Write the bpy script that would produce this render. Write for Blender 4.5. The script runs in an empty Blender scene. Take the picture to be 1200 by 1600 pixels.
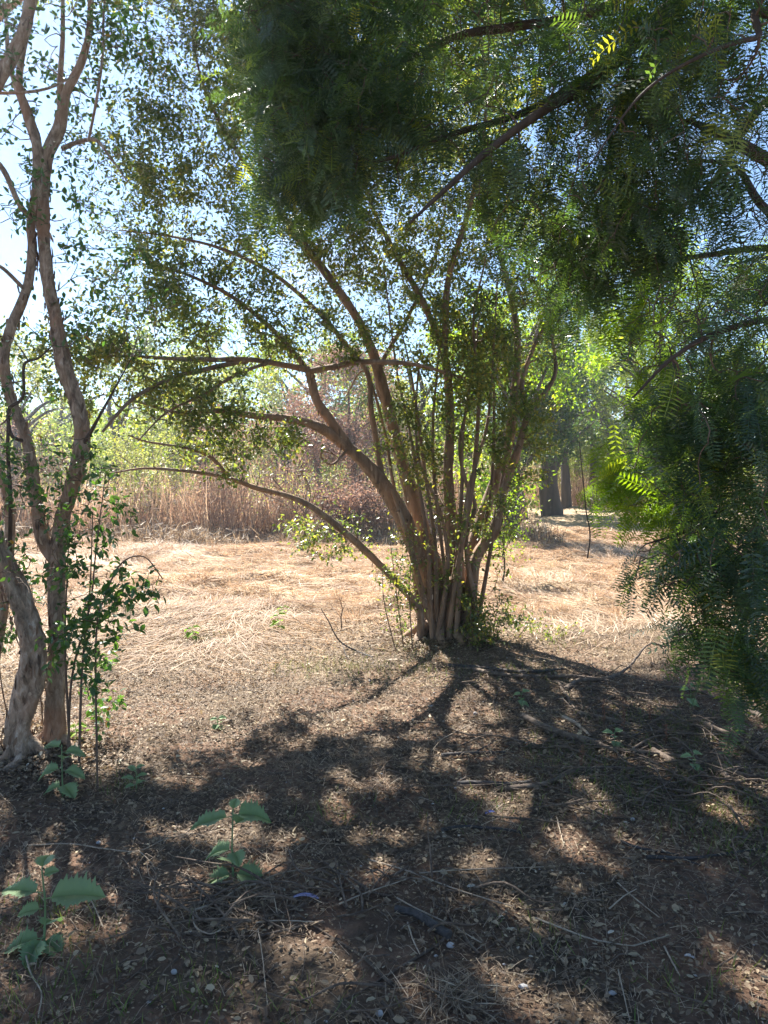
import bpy, math
import numpy as np
from math import radians as R

# ------------------------------------------------------------------ camera, sky, sun, exposure
scene = bpy.context.scene
COL = scene.collection
F = 1209.0; PITCH = math.atan(60 / F); CAMZ = 1.6
cam_data = bpy.data.cameras.new("camera"); cam = bpy.data.objects.new("camera", cam_data); COL.objects.link(cam)
cam.location = (0, 0, CAMZ); cam.rotation_euler = (R(90) - PITCH, 0, 0)
cam_data.sensor_fit = 'VERTICAL'; cam_data.sensor_height = 24; cam_data.lens = 24 * F / 1600
cam_data.clip_start = 0.05; cam_data.clip_end = 900
scene.camera = cam
SUN_EL, SUN_AZ = 47.0, -27.0          # azimuth measured from the view direction (+Y), negative = left
EXPOSURE = 2.08
world = bpy.data.worlds.new("World"); scene.world = world; world.use_nodes = True
wn, wl = world.node_tree.nodes, world.node_tree.links
wn.clear()
w_out = wn.new('ShaderNodeOutputWorld'); w_bg = wn.new('ShaderNodeBackground')
sky = wn.new('ShaderNodeTexSky'); sky.sky_type = 'NISHITA'; sky.sun_disc = False
sky.sun_elevation = R(SUN_EL); sky.sun_rotation = R(SUN_AZ); sky.air_density = 1.0; sky.dust_density = 0.0; sky.ozone_density = 5.0
w_tc = wn.new('ShaderNodeTexCoord'); w_map = wn.new('ShaderNodeMapping'); w_map.inputs['Scale'].default_value = (1, 1, 2.6)
w_no = wn.new('ShaderNodeTexNoise'); w_no.inputs['Scale'].default_value = 2.3; w_no.inputs['Detail'].default_value = 7
w_no.inputs['Roughness'].default_value = 0.55
w_rp = wn.new('ShaderNodeValToRGB'); w_rp.color_ramp.elements[0].position = 0.56; w_rp.color_ramp.elements[1].position = 0.76
w_mx = wn.new('ShaderNodeMix'); w_mx.data_type = 'RGBA'; w_mx.inputs['B'].default_value = (4.4, 4.7, 5.2, 1)
wl.new(w_tc.outputs['Generated'], w_map.inputs['Vector']); wl.new(w_map.outputs[0], w_no.inputs['Vector'])
wl.new(w_no.outputs['Fac'], w_rp.inputs['Fac']); wl.new(w_rp.outputs['Color'], w_mx.inputs['Factor'])
wl.new(sky.outputs[0], w_mx.inputs['A']); wl.new(w_mx.outputs['Result'], w_bg.inputs['Color'])
w_bg.inputs['Strength'].default_value = 0.053
wl.new(w_bg.outputs[0], w_out.inputs['Surface'])
sd = bpy.data.lights.new("sun", 'SUN'); sd.energy = 5.0; sd.angle = R(0.5); sd.color = (1.0, 0.95, 0.87)
sun = bpy.data.objects.new("sun", sd); COL.objects.link(sun)
sun.rotation_euler = (R(90 - SUN_EL), 0, R(-SUN_AZ) + math.pi)   # light travels towards -Y and to the right
SUND = np.array([math.sin(R(SUN_AZ)) * math.cos(R(SUN_EL)), math.cos(R(SUN_AZ)) * math.cos(R(SUN_EL)), math.sin(R(SUN_EL))])
from mathutils import Vector
sun.rotation_euler = Vector(SUND).to_track_quat('Z', 'Y').to_euler()
scene.view_settings.view_transform = 'Standard'; scene.view_settings.look = 'None'
scene.view_settings.exposure = EXPOSURE; scene.view_settings.gamma = 1.0
scene.cycles.max_bounces = 8; scene.cycles.transmission_bounces = 6; scene.cycles.diffuse_bounces = 4

rng = np.random.default_rng(11)

# ------------------------------------------------------------------ helpers
def at(px, py, Y):
    dx = (px - 600) / F; dy = -(py - 800) / F
    cp, sp = math.cos(PITCH), math.sin(PITCH)
    d = np.array([dx, cp + dy * sp, -sp + dy * cp])
    return np.array([0, 0, CAMZ]) + d * (Y / d[1])

def _hash(ix, iy, s):
    n = np.sin(ix * 127.1 + iy * 311.7 + s * 74.7) * 43758.5453
    return n - np.floor(n)
def vnoise(x, y, s=0):
    ix, iy = np.floor(x), np.floor(y); fx, fy = x - ix, y - iy
    fx = fx * fx * (3 - 2 * fx); fy = fy * fy * (3 - 2 * fy)
    a, b = _hash(ix, iy, s), _hash(ix + 1, iy, s); c, d = _hash(ix, iy + 1, s), _hash(ix + 1, iy + 1, s)
    return (a * (1 - fx) + b * fx) * (1 - fy) + (c * (1 - fx) + d * fx) * fy - 0.5
def sstep(a, b, v):
    t = np.clip((v - a) / (b - a), 0, 1); return t * t * (3 - 2 * t)
def gh(x, y):
    x = np.asarray(x, float); y = np.asarray(y, float)
    h = 0.05 * vnoise(x * 0.6, y * 0.6, 1) + 0.035 * vnoise(x * 2.1, y * 2.1, 2) + 0.014 * vnoise(x * 7, y * 7, 3)
    m = sstep(7.0, 10.0, y)
    h = h + m * (0.20 * vnoise(x * 1.15, y * 1.5, 4) + 0.14 * vnoise(x * 3.1, y * 3.6, 5) + 0.03 * vnoise(x * 9, y * 9, 9))
    h = h + 0.10 * np.exp(-((x - 0.55) ** 2 + (y - 7.4) ** 2) / 1.2) + 0.05 * np.exp(-((x + 1.95) ** 2 + (y - 4.25) ** 2) / 0.4)
    return h
def ground(px, py, dz=0.0):
    p0 = at(px, py, 10.0) - np.array([0, 0, CAMZ]); o = np.array([0, 0, CAMZ])
    t = -CAMZ / p0[2]
    for _ in range(12):
        p = o + p0 * t; t = (float(gh(p[0], p[1])) + dz - CAMZ) / p0[2]
    return o + p0 * t

def tag(o, label=None, cat=None, group=None, kind=None):
    if label: o['label'] = label
    if cat: o['category'] = cat
    if group: o['group'] = group
    if kind: o['kind'] = kind
    return o
def empty(name, loc, label, cat, group=None):
    o = bpy.data.objects.new(name, None); COL.objects.link(o); o.location = tuple(loc)
    o.empty_display_size = 0.2
    return tag(o, label, cat, group)

class MB:
    """collects numpy geometry, links it as one mesh object"""
    def __init__(s): s.v = []; s.f = {}; s.n = 0; s.r = []
    def add(s, verts, faces, rnd=None):
        verts = np.asarray(verts, np.float32)
        if rnd is None: rnd = np.zeros(len(verts), np.float32)
        s.v.append(verts); s.r.append(np.asarray(rnd, np.float32))
        faces = np.asarray(faces, np.int32) + s.n
        s.f.setdefault(faces.shape[1], []).append(faces); s.n += len(verts)
    def build(s, name, mat, parent=None, smooth=True, origin=None):
        me = bpy.data.meshes.new(name)
        V = np.concatenate(s.v); RR = np.concatenate(s.r)
        if parent is not None: V = V - np.array(parent.location, np.float32)
        elif origin is not None: V = V - np.asarray(origin, np.float32)
        lt = []; li = []
        for k, fs in s.f.items():
            fs = np.concatenate(fs); lt.append(np.full(len(fs), k, np.int32)); li.append(fs.ravel())
        lt = np.concatenate(lt); li = np.concatenate(li)
        me.vertices.add(len(V)); me.vertices.foreach_set('co', V.ravel())
        me.loops.add(len(li)); me.loops.foreach_set('vertex_index', li)
        me.polygons.add(len(lt)); ls = np.zeros(len(lt), np.int32); ls[1:] = np.cumsum(lt)[:-1]
        me.polygons.foreach_set('loop_start', ls); me.polygons.foreach_set('loop_total', lt)
        if smooth: me.polygons.foreach_set('use_smooth', np.ones(len(lt), bool))
        a = me.attributes.new('rnd', 'FLOAT', 'POINT'); a.data.foreach_set('value', RR)
        me.update(calc_edges=True); me.materials.append(mat)
        o = bpy.data.objects.new(name, me); COL.objects.link(o)
        if parent is not None: o.parent = parent
        elif origin is not None: o.location = tuple(origin)
        return o

def catmull(P, n_per):
    P = np.asarray(P, float); Q = np.vstack([2 * P[0] - P[1], P, 2 * P[-1] - P[-2]]); out = []
    for i in range(1, len(Q) - 2):
        a, b, c, d = Q[i - 1], Q[i], Q[i + 1], Q[i + 2]
        for t in np.linspace(0, 1, n_per, endpoint=False):
            out.append(0.5 * ((2 * b) + (c - a) * t + (2 * a - 5 * b + 4 * c - d) * t * t + (3 * b - a - 3 * c + d) * t ** 3))
    out.append(Q[-2]); return np.array(out)
def tube(mb, P, rad, sides=6, rough=0.0, rnd=0.5, cap=False):
    P = np.asarray(P, float); n = len(P); rad = np.asarray(rad, float)
    T = np.gradient(P, axis=0); T /= np.linalg.norm(T, axis=1)[:, None] + 1e-9
    u = np.cross(T[0], [0.3, 0.2, 1.0]); 
    if np.linalg.norm(u) < 1e-3: u = np.cross(T[0], [1, 0, 0])
    U = np.empty((n, 3))
    for i in range(n):
        u = u - T[i] * u.dot(T[i]); u = u / (np.linalg.norm(u) + 1e-9); U[i] = u
    W = np.cross(T, U)
    a = np.linspace(0, 2 * np.pi, sides, endpoint=False)
    rr = np.repeat(rad[:, None], sides, 1)
    if rough > 0:
        ph = rng.uniform(0, 50)
        arc = np.concatenate([[0], np.cumsum(np.linalg.norm(np.diff(P, axis=0), axis=1))])
        A, S = np.meshgrid(a, arc)
        fl = vnoise(np.cos(A) * 1.4 + ph + 20, np.sin(A) * 1.4 + S * 1.6 + 20, 7) * 1.1 + vnoise(np.cos(A) * 3 + ph + S * 1.0, np.sin(A) * 3 + S * 7, 8) * 0.7
        fl += 0.5 * vnoise(A * 3.2 + ph, S * 22, 6)
        rr = rr * (1 + rough * fl)
    V = P[:, None, :] + rr[:, :, None] * (np.cos(a)[None, :, None] * U[:, None, :] + np.sin(a)[None, :, None] * W[:, None, :])
    V = V.reshape(-1, 3)
    i = np.arange(n - 1)[:, None]; j = np.arange(sides)[None, :]; k = (j + 1) % sides
    fc = np.stack([i * sides + j, i * sides + k, (i + 1) * sides + k, (i + 1) * sides + j], -1).reshape(-1, 4)
    mb.add(V, fc, np.full(len(V), rnd))
    if cap:
        for idx in (0, n - 1):
            c = P[idx] + T[idx] * (0.15 * rad[idx] * (-1 if idx == 0 else 1))
            ring = V[idx * sides:(idx + 1) * sides]
            jj = np.arange(sides)
            mb.add(np.vstack([ring, c]), np.stack([jj, (jj + 1) % sides, np.full(sides, sides)], -1), np.full(sides + 1, 0.95))

def unit(v): return v / (np.linalg.norm(v, axis=-1, keepdims=True) + 1e-9)
def scatter(mb, tv, tf, P, D, N, S, rnd):
    """place template (tv: k x 3 with +Y along leaf, +Z up) at P, along D with normal near N"""
    P = np.asarray(P); D = unit(D); X = unit(np.cross(D, N)); Z = np.cross(X, D)
    n, k = len(P), len(tv)
    S = np.asarray(S); 
    if S.ndim == 1: S = np.repeat(S[:, None], 3, 1)
    t = tv[None] * S[:, None, :]
    V = P[:, None, :] + t[..., 0:1] * X[:, None] + t[..., 1:2] * D[:, None] + t[..., 2:3] * Z[:, None]
    for w in ({len(f) for f in tf}):
        pass
    base = (np.arange(n) * k)
    off = mb.n
    groups = {}
    for f in tf: groups.setdefault(len(f), []).append(f)
    first = True
    for w, fs in groups.items():
        fs = np.array(fs); FF = (base[:, None, None] + fs[None]).reshape(-1, w)
        if first:
            mb.add(V.reshape(-1, 3), FF, np.repeat(rnd, k)); first = False
        else:
            mb.f.setdefault(w, []).append((FF + off).astype(np.int32))
# leaf templates
LEAF_OVAL = (np.array([[0, 0, 0], [0.26, 0.38, 0.07], [0.2, 0.75, 0.05], [0, 1.05, -0.05], [-0.2, 0.75, 0.05], [-0.26, 0.38, 0.07], [0, 0.5, 0]]),
             [(0, 1, 6), (1, 2, 6), (2, 3, 6), (3, 4, 6), (4, 5, 6), (5, 0, 6)])
LEAF_FOLD = (np.array([[0, 0, 0], [0.3, 0.5, 0.08], [0, 1, -0.04], [-0.3, 0.5, 0.08]]), [(0, 1, 2), (0, 2, 3)])
BLADE = (np.array([[-0.5, 0, 0], [0.5, 0, 0], [0.35, 0.5, 0.10], [-0.35, 0.5, 0.10], [0, 1, 0.02]]), [(0, 1, 2, 3), (3, 2, 4)])
CURL = (np.array([[0, 0, 0.05], [0.32, 0.3, 0.16], [0.25, 0.8, 0.2], [0, 1.05, 0.02], [-0.3, 0.7, 0.14], [-0.3, 0.3, 0.22]]), [(0, 1, 2, 3), (0, 3, 4, 5)])
def frond_template(pairs=15, L=1.0, w=0.17, leaf_w=0.030, droop=0.25, seed=0):
    g = np.random.default_rng(seed); V = []; Fc = []
    def zc(y): return -droop * y * y
    for a in (-1, 1):     # thin rachis as a strip
        pass
    ys = np.linspace(0, L, 5)
    for y in ys: V += [[-0.006, y, zc(y)], [0.006, y, zc(y)]]
    for i in range(4): Fc.append((2 * i, 2 * i + 1, 2 * i + 3, 2 * i + 2))
    for i in range(pairs):
        y = 0.08 + 0.9 * i / (pairs - 1)
        le = w * (0.55 + 0.6 * math.sin(math.pi * (0.15 + 0.75 * i / (pairs - 1)))) * g.uniform(0.85, 1.1)
        for sx in (-1, 1):
            if g.random() < .07: continue
            b = len(V); sl = 0.30 + g.uniform(-0.08, 0.08); dz = g.uniform(-0.02, 0.035)
            V += [[0, y, zc(y)], [sx * le * 0.45, y + le * 0.45 * sl - leaf_w / 2, zc(y) + dz],
                  [sx * le, y + le * sl, zc(y) + dz * 1.5 - 0.01], [sx * le * 0.45, y + le * 0.45 * sl + leaf_w / 2, zc(y) + dz]]
            Fc.append((b, b + 1, b + 2, b + 3))
    return np.array(V), Fc
FRONDS = [frond_template(k, droop=dr, w=w_, leaf_w=lw, seed=q) for q, (k, dr, w_, lw) in enumerate([(13, .25, .19, .042), (12, .45, .21, .048), (15, .05, .17, .036), (10, .6, .24, .055), (14, .3, .15, .04), (11, -.1, .2, .05), (9, .35, .26, .06), (16, .55, .16, .034)])]

# ------------------------------------------------------------------ materials
def nodes(name):
    m = bpy.data.materials.new(name); m.use_nodes = True; n = m.node_tree.nodes; n.clear()
    return m, n, m.node_tree.links
def ramp(n, stops):
    r = n.new('ShaderNodeValToRGB'); e = r.color_ramp.elements
    while len(e) < len(stops): e.new(0.5)
    for q, (p, c) in zip(e, stops): q.position = p; q.color = (*c, 1)
    return r
def leaf_mat(name, stops, trans=0.45, gloss=0.35, tint=(1.5, 1.6, 0.5), spec=0.5):
    m, n, l = nodes(name)
    at_ = n.new('ShaderNodeAttribute'); at_.attribute_name = 'rnd'
    r = ramp(n, stops); l.new(at_.outputs['Fac'], r.inputs['Fac'])
    pb = n.new('ShaderNodeBsdfPrincipled'); pb.inputs['Roughness'].default_value = gloss
    pb.inputs['Specular IOR Level'].default_value = spec
    l.new(r.outputs[0], pb.inputs['Base Color'])
    tr = n.new('ShaderNodeBsdfTranslucent'); mu = n.new('ShaderNodeMix'); mu.data_type = 'RGBA'; mu.blend_type = 'MULTIPLY'
    mu.inputs['Factor'].default_value = 1; mu.inputs['B'].default_value = (*tint, 1)
    l.new(r.outputs[0], mu.inputs['A']); l.new(mu.outputs['Result'], tr.inputs['Color'])
    mx = n.new('ShaderNodeMixShader'); mx.inputs[0].default_value = trans
    l.new(pb.outputs[0], mx.inputs[1]); l.new(tr.outputs[0], mx.inputs[2])
    o = n.new('ShaderNodeOutputMaterial'); l.new(mx.outputs[0], o.inputs['Surface'])
    return m
def bark_mat(name, stops, scale=14, stretch=0.18, bump=0.6, blotch=None):
    m, n, l = nodes(name)
    tc = n.new('ShaderNodeTexCoord'); mp = n.new('ShaderNodeMapping'); mp.inputs['Scale'].default_value = (1, 1, stretch)
    l.new(tc.outputs['Object'], mp.inputs['Vector'])
    no = n.new('ShaderNodeTexNoise'); no.inputs['Scale'].default_value = scale; no.inputs['Detail'].default_value = 8; no.inputs['Roughness'].default_value = 0.65
    no.inputs['Distortion'].default_value = 0.6
    l.new(mp.outputs[0], no.inputs['Vector'])
    r = ramp(n, stops); l.new(no.outputs['Fac'], r.inputs['Fac'])
    pb = n.new('ShaderNodeBsdfPrincipled'); pb.inputs['Roughness'].default_value = 0.85
    src = r.outputs[0]
    if blotch:
        n2 = n.new('ShaderNodeTexNoise'); n2.inputs['Scale'].default_value = 3.2; n2.inputs['Detail'].default_value = 5
        l.new(tc.outputs['Object'], n2.inputs['Vector'])
        r2 = ramp(n, [(0.48, (0, 0, 0)), (0.60, (1, 1, 1))]); l.new(n2.outputs['Fac'], r2.inputs['Fac'])
        mx = n.new('ShaderNodeMix'); mx.data_type = 'RGBA'; mx.inputs['B'].default_value = (*blotch, 1)
        mf = n.new('ShaderNodeMath'); mf.operation = 'MULTIPLY'; mf.inputs[1].default_value = 0.6
        l.new(r2.outputs[0], mf.inputs[0]); l.new(mf.outputs[0], mx.inputs['Factor']); l.new(src, mx.inputs['A']); src = mx.outputs['Result']
    l.new(src, pb.inputs['Base Color'])
    bp = n.new('ShaderNodeBump'); bp.inputs['Strength'].default_value = bump; bp.inputs['Distance'].default_value = 0.02
    l.new(no.outputs['Fac'], bp.inputs['Height']); l.new(bp.outputs[0], pb.inputs['Normal'])
    o = n.new('ShaderNodeOutputMaterial'); l.new(pb.outputs[0], o.inputs['Surface'])
    return m
def simple_mat(name, col, rough=0.6, var=0.25, scale=20):
    m, n, l = nodes(name)
    tc = n.new('ShaderNodeTexCoord'); no = n.new('ShaderNodeTexNoise'); no.inputs['Scale'].default_value = scale; no.inputs['Detail'].default_value = 5
    l.new(tc.outputs['Object'], no.inputs['Vector'])
    c = np.array(col)
    r = ramp(n, [(0.3, tuple(c * (1 - var))), (0.7, tuple(np.minimum(c * (1 + var), 0.9)))]); l.new(no.outputs['Fac'], r.inputs['Fac'])
    pb = n.new('ShaderNodeBsdfPrincipled'); pb.inputs['Roughness'].default_value = rough; l.new(r.outputs[0], pb.inputs['Base Color'])
    o = n.new('ShaderNodeOutputMaterial'); l.new(pb.outputs[0], o.inputs['Surface'])
    return m
def litter_mat(name, stops, trans=0.15, rough=0.7):
    return leaf_mat(name, stops, trans, rough, (1.2, 1.0, 0.8), 0.3)

M = {}
M['privet_leaf'] = leaf_mat('privet_leaf', [(0, (0.055, 0.095, 0.045)), (0.45, (0.095, 0.135, 0.05)), (0.75, (0.19, 0.20, 0.055)), (1, (0.32, 0.26, 0.08))], 0.52, 0.34, (2.2, 2.1, 0.75), 0.6)
M['hedge_leaf'] = leaf_mat('hedge_leaf', [(0, (0.03, 0.08, 0.035)), (0.6, (0.055, 0.12, 0.04)), (0.93, (0.10, 0.17, 0.04)), (1, (0.30, 0.16, 0.05))], 0.40, 0.38, (2.0, 2.1, 0.6))
M['fern_leaf'] = leaf_mat('fern_leaf', [(0, (0.036, 0.064, 0.042)), (0.5, (0.056, 0.096, 0.060)), (0.74, (0.11, 0.165, 0.060)), (0.86, (0.20, 0.25, 0.05)), (1, (0.28, 0.25, 0.06))], 0.43, 0.36, (2.4, 2.6, 0.6), 0.6)
M['lime_leaf'] = leaf_mat('lime_leaf', [(0, (0.09, 0.17, 0.02)), (0.6, (0.17, 0.26, 0.025)), (1, (0.32, 0.31, 0.04))], 0.62, 0.4, (1.9, 1.9, 0.5))
M['far_leaf'] = leaf_mat('far_leaf', [(0, (0.09, 0.14, 0.03)), (0.5, (0.17, 0.23, 0.04)), (1, (0.32, 0.32, 0.08))], 0.5, 0.5, (1.6, 1.6, 0.9))
M['far_pale_leaf'] = leaf_mat('far_pale_leaf', [(0, (0.14, 0.18, 0.05)), (0.5, (0.26, 0.29, 0.08)), (1, (0.42, 0.38, 0.14))], 0.5, 0.5, (1.5, 1.5, 0.9))
M['far_dark_leaf'] = leaf_mat('far_dark_leaf', [(0, (0.03, 0.07, 0.03)), (0.6, (0.06, 0.12, 0.04)), (1, (0.16, 0.20, 0.05))], 0.45, 0.5, (1.7, 1.7, 0.7))
M['weed_leaf'] = leaf_mat('weed_leaf', [(0, (0.15, 0.24, 0.12)), (1, (0.24, 0.33, 0.18))], 0.3, 0.55, (1.3, 1.5, 0.7), 0.3)
M['bright_leaf'] = leaf_mat('bright_leaf', [(0, (0.16, 0.30, 0.05)), (1, (0.28, 0.40, 0.06))], 0.4, 0.5, (1.3, 1.4, 0.7), 0.3)
M['dry_leaf'] = litter_mat('dry_leaf', [(0, (0.06, 0.042, 0.031)), (0.3, (0.16, 0.115, 0.078)), (0.55, (0.27, 0.20, 0.13)), (0.75, (0.37, 0.29, 0.185)), (0.92, (0.44, 0.38, 0.25)), (1, (0.56, 0.52, 0.44))])
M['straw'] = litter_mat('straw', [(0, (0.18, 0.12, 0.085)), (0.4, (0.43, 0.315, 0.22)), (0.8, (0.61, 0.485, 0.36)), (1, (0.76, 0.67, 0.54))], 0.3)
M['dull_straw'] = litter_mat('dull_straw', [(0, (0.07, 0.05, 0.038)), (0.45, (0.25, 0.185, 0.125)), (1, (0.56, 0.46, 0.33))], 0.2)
M['reed'] = litter_mat('reed', [(0, (0.14, 0.085, 0.065)), (0.4, (0.36, 0.245, 0.18)), (0.75, (0.52, 0.40, 0.30)), (1, (0.66, 0.56, 0.44))], 0.4)
M['russet'] = litter_mat('russet', [(0, (0.13, 0.08, 0.07)), (0.5, (0.28, 0.18, 0.15)), (1, (0.42, 0.32, 0.25))], 0.4)
M['grass'] = leaf_mat('grass', [(0, (0.09, 0.11, 0.035)), (0.5, (0.11, 0.18, 0.04)), (1, (0.24, 0.23, 0.09))], 0.3, 0.5, (1.4, 1.4, 0.7), 0.3)
M['bark_tan'] = bark_mat('bark_tan', [(0.28, (0.07, 0.047, 0.033)), (0.5, (0.21, 0.14, 0.095)), (0.72, (0.34, 0.26, 0.19))], 16, 0.16, 0.8, (0.33, 0.19, 0.11))
M['bark_grey'] = bark_mat('bark_grey', [(0.30, (0.05, 0.035, 0.026)), (0.42, (0.20, 0.145, 0.10)), (0.55, (0.33, 0.25, 0.18)), (0.70, (0.52, 0.45, 0.37))], 34, 0.42, 1.0, (0.30, 0.16, 0.09))
M['bark_dark'] = bark_mat('bark_dark', [(0.3, (0.028, 0.02, 0.015)), (0.7, (0.10, 0.07, 0.05))], 22, 0.3, 0.7)
M['twig'] = bark_mat('twig', [(0.3, (0.06, 0.04, 0.03)), (0.7, (0.19, 0.13, 0.09))], 30, 0.5, 0.4)
M['far_bark'] = bark_mat('far_bark', [(0.3, (0.035, 0.028, 0.024)), (0.7, (0.11, 0.085, 0.07))], 5, 0.2, 0.6)
M['dead_wood'] = bark_mat('dead_wood', [(0.3, (0.045, 0.032, 0.024)), (0.5, (0.12, 0.085, 0.06)), (0.75, (0.27, 0.21, 0.155))], 25, 0.8, 0.7)
M['char_wood'] = bark_mat('char_wood', [(0.3, (0.022, 0.02, 0.02)), (0.7, (0.09, 0.08, 0.075))], 35, 0.8, 0.9)
M['pale_wood'] = bark_mat('pale_wood', [(0.3, (0.22, 0.17, 0.12)), (0.7, (0.46, 0.38, 0.28))], 30, 0.8, 0.3)
M['red_stem'] = litter_mat('red_stem', [(0, (0.13, 0.06, 0.04)), (1, (0.26, 0.14, 0.09))])
M['flake'] = litter_mat('flake', [(0, (0.10, 0.065, 0.045)), (0.5, (0.24, 0.165, 0.115)), (1, (0.46, 0.36, 0.27))], .1)
M['stone'] = simple_mat('stone', (0.40, 0.39, 0.38), 0.7, 0.3, 40)
M['blue_scrap'] = simple_mat('blue_scrap', (0.10, 0.13, 0.36), 0.4, 0.3, 30)
M['lilac_scrap'] = simple_mat('lilac_scrap', (0.22, 0.21, 0.36), 0.4, 0.3, 30)

def ground_material():
    m, n, l = nodes('ground')
    tc = n.new('ShaderNodeTexCoord'); sep = n.new('ShaderNodeSeparateXYZ'); l.new(tc.outputs['Object'], sep.inputs[0])
    def noise(sc, det=8, rough=0.6, src=tc.outputs['Object']):
        q = n.new('ShaderNodeTexNoise'); q.inputs['Scale'].default_value = sc; q.inputs['Detail'].default_value = det
        q.inputs['Roughness'].default_value = rough; l.new(src, q.inputs['Vector']); return q.outputs['Fac']
    def math_(op, a, b):
        q = n.new('ShaderNodeMath'); q.operation = op
        for i, v in enumerate((a, b)):
            if isinstance(v, (int, float)): q.inputs[i].default_value = v
            else: l.new(v, q.inputs[i])
        return q.outputs[0]
    def mix(f, a, b):
        q = n.new('ShaderNodeMix'); q.data_type = 'RGBA'; l.new(f, q.inputs['Factor']); l.new(a, q.inputs['A']); l.new(b, q.inputs['B']); return q.outputs['Result']
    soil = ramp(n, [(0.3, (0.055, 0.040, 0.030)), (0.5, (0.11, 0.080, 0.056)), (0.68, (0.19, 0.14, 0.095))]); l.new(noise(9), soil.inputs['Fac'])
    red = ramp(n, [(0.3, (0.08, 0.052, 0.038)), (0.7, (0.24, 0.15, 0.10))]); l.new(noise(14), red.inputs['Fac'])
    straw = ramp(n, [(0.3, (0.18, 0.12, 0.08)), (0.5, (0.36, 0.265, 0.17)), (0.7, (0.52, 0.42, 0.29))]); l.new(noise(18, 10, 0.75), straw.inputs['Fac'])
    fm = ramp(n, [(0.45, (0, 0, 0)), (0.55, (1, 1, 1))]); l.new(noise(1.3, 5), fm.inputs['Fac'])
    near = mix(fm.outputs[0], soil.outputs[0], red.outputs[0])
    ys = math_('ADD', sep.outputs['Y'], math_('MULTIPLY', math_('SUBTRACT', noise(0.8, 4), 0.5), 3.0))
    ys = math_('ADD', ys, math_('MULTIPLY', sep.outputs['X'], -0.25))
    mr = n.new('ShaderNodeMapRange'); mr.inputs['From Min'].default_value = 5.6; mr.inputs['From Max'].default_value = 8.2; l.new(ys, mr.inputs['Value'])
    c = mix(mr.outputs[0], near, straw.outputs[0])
    pb = n.new('ShaderNodeBsdfPrincipled'); pb.inputs['Roughness'].default_value = 0.95; pb.inputs['Specular IOR Level'].default_value = 0.1
    l.new(c, pb.inputs['Base Color'])
    bp = n.new('ShaderNodeBump'); bp.inputs['Strength'].default_value = 0.8; bp.inputs['Distance'].default_value = 0.02
    l.new(noise(30, 8, 0.7), bp.inputs['Height']); l.new(bp.outputs[0], pb.inputs['Normal'])
    o = n.new('ShaderNodeOutputMaterial'); l.new(pb.outputs[0], o.inputs['Surface'])
    return m
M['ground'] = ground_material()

# ------------------------------------------------------------------ ground sheet
def grid_axis(knots):
    out = []
    for (a, b, s) in knots: out += list(np.arange(a, b, s))
    out.append(knots[-1][1]); return np.array(out)
xs = grid_axis([(-400, -60, 30), (-60, -14, 2), (-14, -6, 0.25), (-6, 6, 0.06), (6, 14, 0.25), (14, 60, 2), (60, 400, 30)])
ys = grid_axis([(-60, -2, 4), (-2, 1.5, 0.3), (1.5, 10, 0.06), (10, 24, 0.11), (24, 60, 1.0), (60, 600, 30)])
XX, YY = np.meshgrid(xs, ys); ZZ = gh(XX, YY)
nx, ny = len(xs), len(ys)
i, j = np.meshgrid(np.arange(nx - 1), np.arange(ny - 1)); a = (j * nx + i).ravel()
mb = MB(); mb.add(np.stack([XX.ravel(), YY.ravel(), ZZ.ravel()], -1), np.stack([a, a + 1, a + nx + 1, a + nx], -1))
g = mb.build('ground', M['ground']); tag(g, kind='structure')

def sun_gaps(P):
    # openings in the canopy that line up with the sun so that flecks of light reach the ground
    Q = P - SUND * (P[:, 2:3] / SUND[2]); x, y = Q[:, 0], Q[:, 1]
    n_ = .8 * vnoise(x * 4.4 + 60, y * 3.6 + 60, 81) + .95 * vnoise(x * 9.5 + 60, y * 7.6 + 60, 82) + .15 * vnoise(x * 0.9 + 60, y * 0.9 + 60, 83)
    return ~((n_ > .17) & (y < 7.0 + .5 * np.clip(x, -2, 3))) | (rng.random(len(P)) < .04)
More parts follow.
